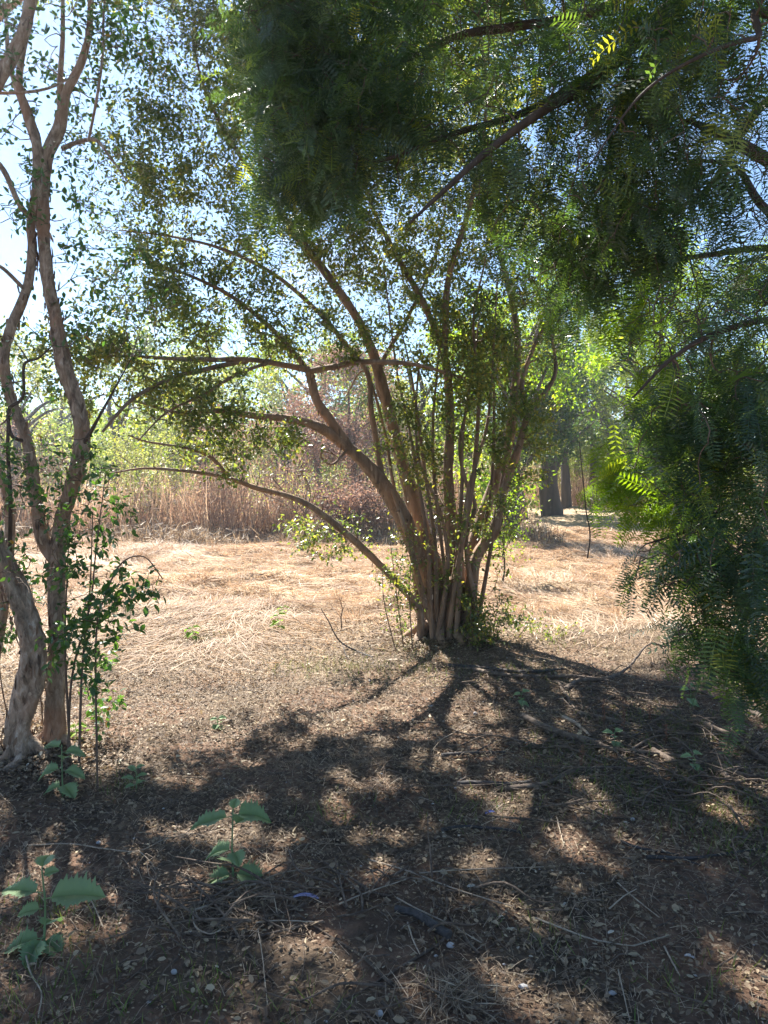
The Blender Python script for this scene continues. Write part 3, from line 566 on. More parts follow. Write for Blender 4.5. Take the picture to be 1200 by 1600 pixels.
tg_r = np.concatenate([
    blob(1100, 90, 2.9, 170, 140, 0.6, 230), blob(960, 90, 3.3, 130, 120, 0.6, 160), blob(1120, 330, 3.3, 150, 130, 0.6, 210), blob(960, 300, 3.4, 120, 130, 0.6, 200),
    blob(880, 400, 3.9, 100, 100, 0.5, 130), blob(1120, 520, 3.0, 130, 100, 0.5, 95), blob(1040, 540, 3.4, 85, 90, 0.5, 55), blob(1130, 690, 2.9, 150, 110, 0.4, 120),
    blob(1070, 670, 2.9, 55, 70, 0.3, 20), blob(1140, 860, 2.85, 105, 85, 0.35, 80), blob(1050, 885, 2.8, 70, 40, 0.2, 40), blob(1150, 980, 2.85, 80, 75, 0.25, 55),
    blob(1085, 990, 2.85, 40, 55, 0.12, 12), blob(1190, 1060, 2.85, 40, 60, 0.15, 18),
    blob(480, 70, 3.5, 120, 150, 0.5, 260), blob(500, 210, 3.4, 100, 130, 0.4, 170), blob(640, 60, 3.8, 130, 110, 0.6, 130), blob(620, 190, 3.4, 90, 100, 0.4, 70),
    blob(780, 60, 3.8, 130, 90, 0.6, 110), blob(780, 240, 3.3, 120, 110, 0.5, 80), blob(440, 300, 3.6, 70, 60, 0.3, 30)])
T.grow(tg_r, r0=0.012, bend=0.1, sag=0.25, pull=-0.3)
T.finish_twigs(M['twig'])
def fdens(P):
    q = vnoise(P[:, 0] * 3.1 + 31, P[:, 2] * 3.1 + P[:, 1] * 1.3 + 17, 42) + 0.6 * vnoise(P[:, 0] * 7 + 3, P[:, 2] * 7 + 7, 43)
    return (((q + rng.uniform(-0.2, 0.2, len(P))) > -0.16) | ((P[:, 0] < 0.15) & (rng.random(len(P)) < .92)))
fronds_on(T.tips, 6.5, 0.155, 'crown', M['fern_leaf'], T.root, keep=fdens)
T.tips = []; T.tw = MB()
T.grow(np.concatenate([blob(975, 740, 4.3, 55, 60, 0.3, 50), blob(1060, 780, 4.0, 80, 50, 0.4, 80), blob(1100, 600, 4.2, 120, 80, 0.4, 100), blob(1000, 470, 4.8, 110, 60, 0.4, 60), blob(900, 470, 5.0, 60, 50, 0.4, 30), blob(1150, 450, 4.4, 60, 60, 0.4, 30)]), r0=0.008, bend=0.12, sag=0.1)
T.finish_twigs(M['twig'], 'low_twigs')
o = fronds_on(T.tips, 5, 0.16, 'glow_tint_spray', M['lime_leaf'], T.root); o['label'] = 'ferny sprays coloured yellow-green to look lit from behind'  # backlit glow put into the leaf colour of these fronds
# high canopy of the same tree above the frame: shades the foreground
T.tips = []; T.tw = MB()
T.grow(np.concatenate([blob(700, -260, 4.6, 420, 170, 1.6, 260), blob(300, -330, 4.8, 250, 170, 1.6, 150), blob(1000, -250, 3.5, 330, 170, 1.3, 160), blob(250, -160, 6.6, 260, 110, 1.0, 120), blob(900, -600, 3.4, 500, 250, 1.2, 260), blob(300, -600, 3.6, 420, 220, 1.0, 200), blob(-150, -350, 5.0, 200, 200, 1.2, 120)]), r0=0.012, bend=0.12, sag=0.1)
T.finish_twigs(M['twig'], 'upper_twigs')
fronds_on(T.tips, 15, 0.24, 'upper_crown', M['fern_leaf'], T.root, keep=lambda P: gaps(P, 2.6, -.45, 71) & sun_gaps(P), tip_keep=sun_gaps)

# ------------------------------------------------------------------ thin twig hanging in the air on the right
mb = MB(); P = catmull(pp((905, 690, 3.2), (912, 760, 3.2), (916, 800, 3.2), (922, 835, 3.2), (918, 872, 3.2)), 5)
tube(mb, P, np.linspace(.0018, .0035, len(P)), 5, cap=True)
o = mb.build('hanging_twig', bd, T.root)

# ------------------------------------------------------------------ background trees
def far_tree(name, label, px, Y, top_px, half_w_px, mat, n_t=110, per=55, size=0.11, crown_low=720, trunk_r=0.16, group=None, cat='tree', lean=0.0, bark='far_bark', low=False):
    global T
    k = Y / F; x0 = at(px, 800, Y)[0]; base = np.array([x0, Y, float(gh(x0, Y)) - 0.05])
    H = at(px, top_px, Y)[2]; lowz = max(0.5, at(px, crown_low, Y)[2]); hw = half_w_px * k
    T = Tree(name, label, cat, base, group)
    top = np.array([x0 + lean, Y, H * 0.8])
    mid = (base + top) / 2 + rng.normal(0, 0.15, 3)
    T.limb([base, base + (mid - base) * 0.5 + rng.normal(0, .06, 3), mid, (mid + top) / 2 + rng.normal(0, .15, 3), top], [trunk_r * 1.25, trunk_r, trunk_r * .8, trunk_r * .5, .03], 'trunk', M[bark], sides=10, n_per=5, rough=.2)
    for q in range(7):
        u = rng.uniform(0.25, 0.7); p = base + (mid - base) * min(1, u * 2) if u < .5 else mid + (top - mid) * (u * 2 - 1)
        an = rng.uniform(0, 6.28); e = p + np.array([math.cos(an) * hw * .75, math.sin(an) * hw * .6, (H - p[2]) * rng.uniform(.2, .7)])
        T.limb([p, (p + e) / 2 + np.array([0, 0, .12 * hw]), e], [trunk_r * .4, trunk_r * .25, .015], 'limb', M[bark], sides=6, n_per=5, rough=.15)
    pts = []
    nc = max(7, n_t // 12)
    for q in range(nc):
        an = rng.uniform(0, 6.28); rr = math.sqrt(rng.uniform(0, 1)) * hw * .8; zz = rng.uniform(lowz, H)
        sh = math.sqrt(max(0.1, 1 - ((zz - (lowz + H) / 2) / ((H - lowz) / 2 + .01)) ** 2 * .85))
        c = np.array([x0 + lean * .5 + math.cos(an) * rr * sh, Y + math.sin(an) * rr * sh * .8, zz])
        pts.append(c + rng.normal(0, 1, (n_t // nc, 3)) * np.array([.25, .25, .18]) * hw * .9)
    pts = np.concatenate(pts); pts[:, 2] = np.clip(pts[:, 2], 0.25, H)
    T.grow(pts, r0=0.03, bend=0.12, minr=0.006, pull=0.4, segs=4); T.finish_twigs(M[bark])
    leaves_on(T.tips, per, size, 0.16, 'crown', M[mat], T.root, LEAF_FOLD)
gB = 'trees along the far side of the field'
far_tree('hedge_tree', 'pale yellow-green tree behind the left trunks at the far left of the field', 20, 25, 525, 130, 'far_pale_leaf', 110, 55, 0.12, 760, group=gB)
far_tree('hedge_tree', 'rounded light green tree behind the reeds, right of the forked left trunk', 180, 27, 535, 120, 'far_leaf', 110, 55, 0.12, 750, group=gB)
far_tree('hedge_tree', 'pale green tree above the reeds beneath the long low branch', 320, 26, 560, 120, 'far_pale_leaf', 110, 55, 0.12, 750, group=gB)
far_tree('hedge_tree', 'yellowish tree seen through the low branches left of the clump', 440, 29, 545, 110, 'far_pale_leaf', 100, 50, 0.12, 720, group=gB)
far_tree('hedge_tree', 'green tree showing between the upright stems of the clump', 650, 24, 500, 130, 'far_leaf', 120, 55, 0.12, 800, group=gB)
far_tree('hedge_tree', 'bright yellow-green tree just right of the clump stems', 800, 19, 330, 130, 'lime_leaf', 190, 60, 0.11, 770, group=gB)
far_tree('hedge_tree', 'tall green tree rising at the back between clump and ferny leaves', 905, 44, 380, 110, 'far_leaf', 170, 50, 0.17, 700, group=gB, trunk_r=.25)
far_tree('hedge_tree', 'yellow-green tree standing behind the drooping ferny leaves', 1030, 24, 330, 150, 'lime_leaf', 190, 60, 0.13, 770, group=gB)
far_tree('hedge_tree', 'broad green tree hidden behind the right edge foliage', 1200, 26, 420, 140, 'far_leaf', 120, 50, 0.14, 760, group=gB)
far_tree('dark_trunk_tree', 'tree with a thick dark trunk in the shade at the end of the track', 862, 30, 560, 90, 'far_dark_leaf', 100, 50, 0.13, 690, trunk_r=.36, bark='far_bark', group='dark trunked trees at the end of the track')
far_tree('dark_trunk_tree', 'thinner dark trunk just behind and right of the thick one', 886, 35, 550, 80, 'far_leaf', 90, 50, 0.13, 690, trunk_r=.2, group='dark trunked trees at the end of the track')
far_tree('dark_trunk_tree', 'shade tree on the right of the track mostly behind ferny leaves', 975, 33, 540, 90, 'far_leaf', 100, 50, 0.13, 680, trunk_r=.2, group='dark trunked trees at the end of the track')
far_tree('pale_shrub', 'small pale green shrub low behind the right stems of the clump', 785, 11, 740, 42, 'lime_leaf', 50, 30, 0.045, 850, trunk_r=.012, cat='shrub')
far_tree('russet_tree', 'reddish brown half bare tree behind the horizontal branch', 545, 23, 560, 95, 'russet', 190, 60, 0.09, 730, trunk_r=.1, bark='twig')
far_tree('grey_shrub', 'sparse grey-green shrub below the curved branch left of the clump', 470, 15, 700, 75, 'far_pale_leaf', 60, 9, 0.045, 830, trunk_r=.03, cat='shrub', bark='twig')

gT = 'bare brown thicket shrubs behind the reeds'
for (lab, px, Y, tp, hw, mt) in [('brown twiggy shrub at the left edge behind the trunks', 10, 21.5, 660, 110, 'russet'), ('dusty shrub with a few green leaves above the left reeds', 215, 21.3, 680, 100, 'far_pale_leaf'),
                             ('rusty shrub above the reeds under the long bare branch', 345, 21.5, 640, 100, 'russet'), ('pinkish brown shrub beside the half bare tree', 455, 21.2, 630, 90, 'russet'), ('brown shrub between the low branch and the clump', 600, 21, 680, 70, 'russet'), ('low brown dead shrub at the foot of the reeds left of the clump', 545, 18.5, 765, 60, 'russet')]:
    far_tree('thicket_shrub', lab, px, Y, tp, hw, mt, 110, 55, 0.075, 820, trunk_r=.04, group=gT, cat='shrub', bark='twig')
for (lab, px, Y, tp, hw, mt) in [('dense green tree filling the gap behind the pale left trees', 100, 34, 560, 150, 'far_leaf'), ('green tree behind the yellowish one left of the clump', 380, 35, 560, 150, 'far_leaf'), ('wide green tree behind the half bare reddish tree', 560, 34, 570, 140, 'far_pale_leaf'), ('tall back row tree above the russet shrubs', 500, 31, 470, 140, 'far_leaf'), ('leafy back row tree behind the long horizontal branch', 270, 33, 500, 150, 'far_leaf'), ('back row tree right behind the clump stems', 740, 33, 520, 130, 'far_leaf'), ('back row tree above the track gap', 900, 40, 560, 110, 'far_pale_leaf')]:
    far_tree('hedge_tree', lab, px, Y, tp, hw, mt, 130, 60, 0.17, 790, group=gB)

far_tree('dark_trunk_tree', 'spreading shade tree behind the right stems of the clump', 815, 27, 540, 120, 'far_dark_leaf', 240, 85, 0.13, 700, trunk_r=.22, group='dark trunked trees at the end of the track')
far_tree('dark_trunk_tree', 'wide shade tree over the end of the track', 925, 37, 520, 150, 'far_leaf', 260, 85, 0.15, 705, trunk_r=.22, group='dark trunked trees at the end of the track')
# far wood closing the horizon
mb = MB(); n = 60000
x = rng.uniform(-70, 70, n); y = rng.uniform(52, 66, n); top = 5.5 + 5 * vnoise(x * 0.12 + 5, y * 0.05, 21) + 3 * vnoise(x * 0.5, y * 0.2, 22)
z = rng.uniform(0, 1, n) ** 0.8 * top
scatter(mb, LEAF_FOLD[0], LEAF_FOLD[1], np.stack([x, y, z], -1), unit(rng.normal(0, 1, (n, 3))), unit(rng.normal(0, .6, (n, 3)) + [0, 0, 1]), rng.uniform(.35, .7, n), np.clip(rng.beta(2, 2, n) + .5 * vnoise(x * .3, z * .4, 2), 0, 1))
tag(mb.build('far_wood', M['far_leaf']), 'hazy far wood closing off the field behind everything', 'wood', kind='stuff')

# ------------------------------------------------------------------ reed belt
def reeds(name, label, n, xr, yr, hmin, hmax, mat, seed):
    g_ = np.random.default_rng(seed); mb = MB()
    x = g_.uniform(*xr, n); y = g_.uniform(*yr, n); cl = vnoise(x * 1.1, y * 1.1, seed); keep = cl + g_.uniform(-.3, .3, n) > -0.12; x, y = x[keep], y[keep]; n = len(x)
    hh = g_.uniform(hmin, hmax, n) * (1 + 0.9 * vnoise(x * .7, y * .7, seed + 1))
    P = np.stack([x, y, gh(x, y) - .03], -1); D = np.stack([g_.normal(0, .22, n), g_.normal(0, .2, n), np.ones(n)], -1)
    S = np.stack([g_.uniform(.010, .024, n), hh, hh * .6], -1)
    scatter(mb, BLADE[0], BLADE[1], P, D, unit(g_.normal(0, 1, (n, 3)) + [0, -.5, 0]), S, g_.uniform(0, 1, n))
    # leaves hanging off the stalks
    m = n * 2; q = g_.integers(0, n, m); u = g_.uniform(.25, .95, m)
    PP = P[q] + unit(D[q]) * (hh[q] * u)[:, None]; DD = np.stack([g_.normal(0, .8, m), g_.normal(0, .8, m), g_.normal(-.2, .6, m)], -1)
    scatter(mb, BLADE[0], BLADE[1], PP, DD, np.tile([0, 0, 1.], (m, 1)) + g_.normal(0, .3, (m, 3)), np.stack([g_.uniform(.01, .025, m), g_.uniform(.15, .4, m), g_.uniform(.1, .3, m)], -1), g_.uniform(0, 1, m))
    tag(mb.build(name, M[mat]), label, 'reeds', kind='stuff')
reeds('reed_belt', 'belt of dry reddish-tan reeds along the back of the straw field', 15000, (-17, 3.5), (18.9, 22.8), .35, 2.2, 'reed', 5)
reeds('reed_belt', 'dry brown reeds between the dark trunks beyond the track', 5000, (5, 22), (36, 39), 1.2, 2.2, 'reed', 6)
reeds('weed_strip', 'grey brown dead weeds at the foot of the reeds', 12000, (-15, 4), (16.9, 20.4), .10, .55, 'dull_straw', 8)

# ------------------------------------------------------------------ ground cover
def trap(n, y0, y1, k=0.62, pad=0.5, g_=rng):
    y = np.sqrt(g_.uniform(y0 * y0, y1 * y1, n)); x = g_.uniform(-1, 1, n) * (y * k + pad); return x, y
def on_ground(x, y, dz=0.0): return np.stack([x, y, gh(x, y) + dz], -1)
# dry leaf litter
x, y = trap(260000, 1.6, 9.0); kp = (vnoise(x * 1.7 + 9, y * 1.7, 31) + rng.uniform(-.5, .5, len(x))) > -.40; x, y = x[kp], y[kp]; n = len(x)
mb = MB(); d = rng.normal(0, 1, (n, 3)); d[:, 2] *= .22
scatter(mb, CURL[0], CURL[1], on_ground(x, y, rng.uniform(0, .022, n)), d, unit(rng.normal(0, .35, (n, 3)) + [0, 0, 1]), (rng.uniform(.009, .028, n) * (.6 + .9 * rng.random(n) ** 3))[:, None] * np.stack([rng.uniform(.4, 1.1, n), np.ones(n), rng.uniform(.3, 1.3, n)], -1), np.clip(rng.beta(1.6, 2.3, n) + .25 * vnoise(x * 3, y * 3, 77), 0, 1))
tag(mb.build('leaf_litter', M['dry_leaf']), 'brown dry leaf litter carpeting the shaded ground', 'leaf litter', kind='stuff')
mb = MB()
for (cx, cy, s_, m) in [(b0[0], 7.1, .33, 5200), (at(60, 1200, 4.2)[0], 4.2, .20, 2600), (at(60, 1200, 4.2)[0] - .25, 4.5, .2, 900)]:
    X = cx + rng.normal(0, s_, m); Y = cy + rng.normal(0, s_ * .8, m); hb = .055 * np.exp(-(((X - cx) / s_) ** 2 + ((Y - cy) / s_) ** 2) / 1.6); d = rng.normal(0, 1, (m, 3)); d[:, 2] *= .35
    scatter(mb, CURL[0], CURL[1], on_ground(X, Y, hb * rng.uniform(.2, 1.1, m)), d, unit(rng.normal(0, .45, (m, 3)) + [0, 0, 1]), rng.uniform(.012, .034, m), rng.beta(1.6, 2.0, m))
tag(mb.build('leaf_drift', M['dry_leaf']), 'fallen leaves and bark drifted against the feet of the trunks', 'leaf litter', kind='stuff')
# fine dull straw and stalks in the shade
x, y = trap(190000, 1.6, 9.2); n = len(x); mb = MB(); cl = vnoise(x * 2.3, y * 2.3, 41)
kp = (cl + rng.uniform(-.45, .45, n)) > -.2; x, y = x[kp], y[kp]; n = len(x)
d = rng.normal(0, 1, (n, 3)); d[:, 2] = np.abs(d[:, 2]) * .22
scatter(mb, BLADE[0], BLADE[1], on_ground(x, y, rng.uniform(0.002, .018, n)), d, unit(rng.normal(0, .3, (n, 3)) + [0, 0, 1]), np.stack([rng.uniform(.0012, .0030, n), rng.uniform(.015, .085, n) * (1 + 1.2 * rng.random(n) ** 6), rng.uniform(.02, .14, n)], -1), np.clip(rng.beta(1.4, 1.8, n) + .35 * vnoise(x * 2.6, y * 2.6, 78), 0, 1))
tag(mb.build('dry_stalks', M['dull_straw']), 'thin grey-tan stalks and needles strewn over the shaded litter', 'dry stalks', kind='stuff')
# sunny flattened straw
x, y = trap(210000, 6.0, 21.0, .60, 1.0); n = len(x); lim = 7.3 + .25 * x + 1.6 * vnoise(x * .8 + 3, y * .8, 51)
kp = (y + rng.normal(0, .9, n)) > lim; x, y = x[kp], y[kp]; n = len(x)
sw = 6.28 * (vnoise(x * .45 + 2, y * .45, 52) + .5) ; an = sw + rng.normal(0, .7, n)
d = np.stack([np.cos(an), np.sin(an) * .7, np.abs(rng.normal(0.02, .13, n))], -1); mb = MB()
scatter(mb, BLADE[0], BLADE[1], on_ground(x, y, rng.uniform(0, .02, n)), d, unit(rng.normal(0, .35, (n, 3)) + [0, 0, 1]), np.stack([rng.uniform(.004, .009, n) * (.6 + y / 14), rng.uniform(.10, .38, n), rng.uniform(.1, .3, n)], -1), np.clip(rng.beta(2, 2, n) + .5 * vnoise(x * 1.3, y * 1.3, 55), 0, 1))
tag(mb.build('straw_mat', M['straw']), 'flattened golden dry grass covering the sunny field', 'dry grass', kind='stuff')
# tufts of dry standing grass in the field
mb = MB()
for q in range(330):
    cx, cy = [v[0] for v in trap(1, 8.0, 19.5, .55, .5)]; m = int(rng.integers(30, 90)); s = rng.uniform(.08, .26)
    X = cx + rng.normal(0, s * .6, m); Y = cy + rng.normal(0, s * .5, m); dd = np.stack([(X - cx) / s * .8 + rng.normal(0, .35, m), (Y - cy) / s * .8 + rng.normal(0, .35, m), np.full(m, .65)], -1)
    scatter(mb, BLADE[0], BLADE[1], on_ground(X, Y), dd, rng.normal(0, 1, (m, 3)), np.stack([rng.uniform(.004, .008, m), rng.uniform(.10, .28, m), rng.uniform(.1, .4, m)], -1), rng.beta(1.6, 2.2, m))
tag(mb.build('grass_tufts', M['straw']), 'rough tufts and humps of dry grass standing in the field', 'dry grass', kind='stuff')
# sparse green grass
mb = MB()
for (px, py, s, m) in [(560, 1045, .35, 240), (700, 1050, .5, 300), (850, 1060, .3, 110), (480, 1045, .3, 180), (1000, 1130, .4, 360), (1090, 1150, .3, 260), (1060, 1230, .4, 380), (960, 1240, .35, 260), (1150, 1270, .35, 330), (1180, 1330, .3, 200), (880, 1180, .3, 180), (760, 1270, .25, 90),
                       (60, 1440, .2, 110), (100, 1560, .25, 200), (310, 1560, .15, 90), (200, 1230, .12, 60), (520, 1270, .2, 70), (840, 1460, .15, 40), (1130, 1560, .25, 90), (480, 1590, .2, 60), (850, 890, .5, 320), (240, 850, .9, 500), (380, 940, .35, 160), (330, 1000, .25, 80), (860, 1000, .4, 130), (640, 1010, .3, 140)]:
    c = ground(px, py); X = c[0] + rng.normal(0, s * .6, m); Y = c[1] + rng.normal(0, s * .6, m)
    dd = np.stack([rng.normal(0, .5, m), rng.normal(0, .5, m), np.ones(m)], -1)
    scatter(mb, BLADE[0], BLADE[1], on_ground(X, Y), dd, rng.normal(0, 1, (m, 3)), np.stack([rng.uniform(.0022, .005, m), rng.uniform(.03, .09, m), rng.uniform(.1, .3, m)], -1) * np.array([1, 1, .3]), rng.uniform(0, 1, m))
tag(mb.build('green_grass', M['grass']), 'thin patches of short green grass coming up through the litter', 'grass', kind='stuff')
# twiglets
mb = MB(); x, y = trap(2200, 1.7, 8.5)
for q in range(len(x)):
    L = rng.uniform(.04, .22); an = rng.uniform(0, 6.28); c = np.array([x[q], y[q], float(gh(x[q], y[q])) + .012]); dv = np.array([math.cos(an), math.sin(an), rng.normal(0, .12)]) * L
    P = np.stack([c, c + dv * .5 + rng.normal(0, .08 * L, 3), c + dv]); P[:, 2] = np.maximum(P[:, 2], gh(P[:, 0], P[:, 1]) + .004)
    tube(mb, P, np.array([1, .8, .5]) * rng.uniform(.0012, .0042), 5)
for (px, py, s_, m) in [(960, 1120, .7, 170), (1080, 1170, .6, 170), (900, 1200, .6, 110), (1130, 1230, .5, 90), (800, 1070, .6, 70), (380, 1420, .2, 40), (560, 1410, .35, 22), (700, 1500, .5, 18)]:
    c0 = ground(px, py)
    for q in range(m):
        L = rng.uniform(.12, .55); an = rng.normal(0, .9) + (math.pi if rng.random() < .5 else 0) - .15; cx, cy = c0[0] + rng.normal(0, s_ * .6), c0[1] + rng.normal(0, s_ * .5)
        c = np.array([cx, cy, float(gh(cx, cy)) + .01 + abs(rng.normal(0, .015))]); dv = np.array([math.cos(an), math.sin(an), rng.normal(0, .08)]) * L
        P = catmull(np.stack([c, c + dv * .35 + rng.normal(0, .06 * L, 3), c + dv * .7 + rng.normal(0, .06 * L, 3), c + dv]), 3); P[:, 2] = np.maximum(P[:, 2], gh(P[:, 0], P[:, 1]) + .006)
        tube(mb, P, np.linspace(1, .4, len(P)) * rng.uniform(.0015, .0065), 5)
tag(mb.build('twig_litter', M['dead_wood']), 'small broken twigs scattered through the leaf litter', 'twigs', kind='stuff')
# pale stone chips
mb = MB(); x, y = trap(150, 2.0, 7.5); ico = np.array([[0, 0, 1], [.9, 0, .3], [.25, .8, .35], [-.75, .5, .25], [-.7, -.55, .3], [.3, -.85, .3], [0, 0, -.4]]); icf = [(0, 1, 2), (0, 2, 3), (0, 3, 4), (0, 4, 5), (0, 5, 1), (6, 2, 1), (6, 3, 2), (6, 4, 3), (6, 5, 4), (6, 1, 5)]
n = len(x); scatter(mb, ico, icf, on_ground(x, y, .008), rng.normal(0, 1, (n, 3)) * [1, 1, .2], np.tile([0, 0, 1.], (n, 1)), rng.uniform(.004, .010, n)[:, None] * np.array([1, 1.3, .7]), rng.uniform(0, 1, n))
tag(mb.build('pale_chips', M['stone']), 'tiny white stone and shell chips dotted through the litter', 'pebbles', kind='stuff')

# ------------------------------------------------------------------ fallen branches and sticks
def stick(name, label, pts, r0, r1, mat, cat='branch', group=None, lift=0.0, side=(), sides=8, rough=.25):
    P = np.array([ground(x, y) + np.array([0, 0, (h[0] if h else lift)]) for (x, y, *h) in pts])
    P[1:-1] += rng.normal(0, .6 * r0, (len(P) - 2, 3)); P = catmull(P, 7); P[1:-1] += rng.normal(0, .08 * r0, (len(P) - 2, 3)); rr = np.linspace(r0, r1, len(P))
    P[:, 2] = np.maximum(P[:, 2], gh(P[:, 0], P[:, 1]) + rr * .9 + .008)
    mid = P[len(P) // 2].copy(); mb = MB(); tube(mb, P, rr, sides, rough, cap=True)
    if side:
        root = empty(name, mid, label, cat, group); mb.build('main_stem', M[mat], root)
        for sp in side:
            Q = np.array([ground(x, y) + np.array([0, 0, (h[0] if h else .01)]) for (x, y, *h) in sp]); k = np.argmin(np.linalg.norm(P - Q[0], axis=1)); Q[0] = P[k]; Q = catmull(Q, 5)
            m2 = MB(); tube(m2, Q, np.linspace(rr[k] * .6, .0015, len(Q)), 6, .2, cap=True); m2.build('side_twig', M[mat], root)
        return root
    return tag(mb.build(name, M[mat], origin=mid), label, cat, group)
gF = 'fallen branches on the shaded ground'
S_ = [
 ('long curved fallen branch whose bare tip catches the light, front of the pile', [(790, 1240), (850, 1232), (900, 1210), (960, 1205), (1010, 1210), (1070, 1240)], .013, .006, 'dead_wood', [[(930, 1207), (880, 1240), (850, 1252)]]),
 ('long dark branch lying across the middle of the right branch pile', [(815, 1125), (860, 1148), (920, 1165), (980, 1180), (1060, 1186), (1120, 1210), (1140, 1222)], .018, .014, 'dead_wood', [[(980, 1180), (1020, 1165, .05), (1060, 1158, .04)]]),
 ('kinked branch rising to a pale upturned tip behind the pile', [(885, 1082), (905, 1067), (950, 1064), (985, 1050, .05), (1013, 1030, .13), (1040, 1030, .11)], .016, .006, 'dead_wood', [[(950, 1064), (925, 1050, .05), (935, 1045, .06)]]),
 ('flat brown branch along the back of the pile towards the clump', [(740, 1052), (800, 1060), (860, 1062), (930, 1065), (975, 1075)], .018, .010, 'dead_wood', []),
 ('slim branch running rightward just behind the red dead weeds', [(905, 1118), (960, 1132), (1010, 1140), (1060, 1150), (1100, 1155)], .011, .007, 'dead_wood', [[(1010, 1140), (1040, 1125, .05)]]),
 ('thick knobbly branch end at the right edge under the ferny leaves', [(1150, 1098), (1170, 1115), (1200, 1130), (1240, 1140)], .022, .018, 'dead_wood', []),
 ('forked pale branch half under the ferny leaves on sunlit litter', [(1040, 1078), (1085, 1082), (1120, 1095), (1150, 1112)], .011, .006, 'dead_wood', [[(1085, 1082), (1110, 1072, .04), (1128, 1055, .08)]]),
 ('branch sloping down to the right edge in the shade', [(1100, 1140), (1150, 1160), (1180, 1185), (1225, 1205)], .018, .015, 'dead_wood', [[(1180, 1185), (1195, 1170, .06), (1215, 1160, .1)]]),
 ('short broken branch crossing the pile near its left end', [(872, 1068), (885, 1090), (905, 1120), (915, 1130)], .009, .006, 'dead_wood', []),
 ('bleached short stick lying diagonally left of the long dark branch', [(880, 1125), (905, 1140), (922, 1155)], .012, .010, 'pale_wood', []),
 ('dark branch stub near the centre of the shade', [(690, 1186), (740, 1180), (790, 1178)], .010, .006, 'char_wood', [[(740, 1180), (770, 1168, .03)]]),
 ('blackish branch half sunk in litter below the pale curved branch', [(715, 1232), (760, 1228), (800, 1230), (830, 1226)], .013, .010, 'char_wood', []),
 ('long dark straight branch between the clump and the pile', [(700, 1045), (760, 1048), (830, 1052), (880, 1048)], .014, .010, 'char_wood', []),
 ('dark forked branch in the shade on the far right of the litter', [(1080, 1205), (1110, 1198), (1150, 1212), (1200, 1222)], .015, .010, 'dead_wood', [[(1150, 1212), (1130, 1195, .06)]]),
 ('grey branch lying under the right end of the pile', [(1020, 1178), (1060, 1200), (1100, 1215), (1130, 1240)], .014, .010, 'dead_wood', []),
 ('thin dark branch at the lower right near the grass', [(1010, 1345), (1070, 1350), (1130, 1340), (1195, 1330)], .007, .004, 'char_wood', [[(1070, 1350), (1095, 1360, .02)]]),
 ('slim blackened branch right of the sunny patches', [(970, 1320), (1010, 1332), (1060, 1340)], .006, .004, 'char_wood', []),
 ('blackened branch lying near the low centre sun fleck', [(690, 1302), (740, 1298), (800, 1302), (815, 1306)], .007, .004, 'char_wood', []),
]
for (lab, pts, r0, r1, mt, sd_) in S_: stick('fallen_branch', lab, pts, r0 * 1.25, r1 * .9, mt, 'branch', gF, side=sd_, rough=.5)
stick('charred_log', 'short thick charred log with a pale snapped end in the centre foreground', [(618, 1428), (650, 1438), (685, 1460), (702, 1472)], .013, .017, 'char_wood', 'log', rough=.10, sides=12)
stick('upright_twig', 'bare curved twig sticking up in the sun left of the clump base', [(582, 1030, .01), (560, 1022, .02), (532, 1022, .12), (512, 1022, .28), (502, 1022, .40)], .010, .003, 'char_wood', 'twig', side=[[(535, 1024, .10), (545, 1035, .03), (575, 1038, .01)]])
stick('dead_sprig', 'short dead sprig standing on the straw behind the curved twig', [(534, 985, 0.0), (533, 985, .12), (535, 985, .22), (530, 985, .33)], .008, .003, 'dead_wood', 'twig', side=[[(533, 985, .12), (524, 985, .2)], [(534, 985, .18), (541, 985, .28)]])
gP = 'pale stalks lying on the dark litter'
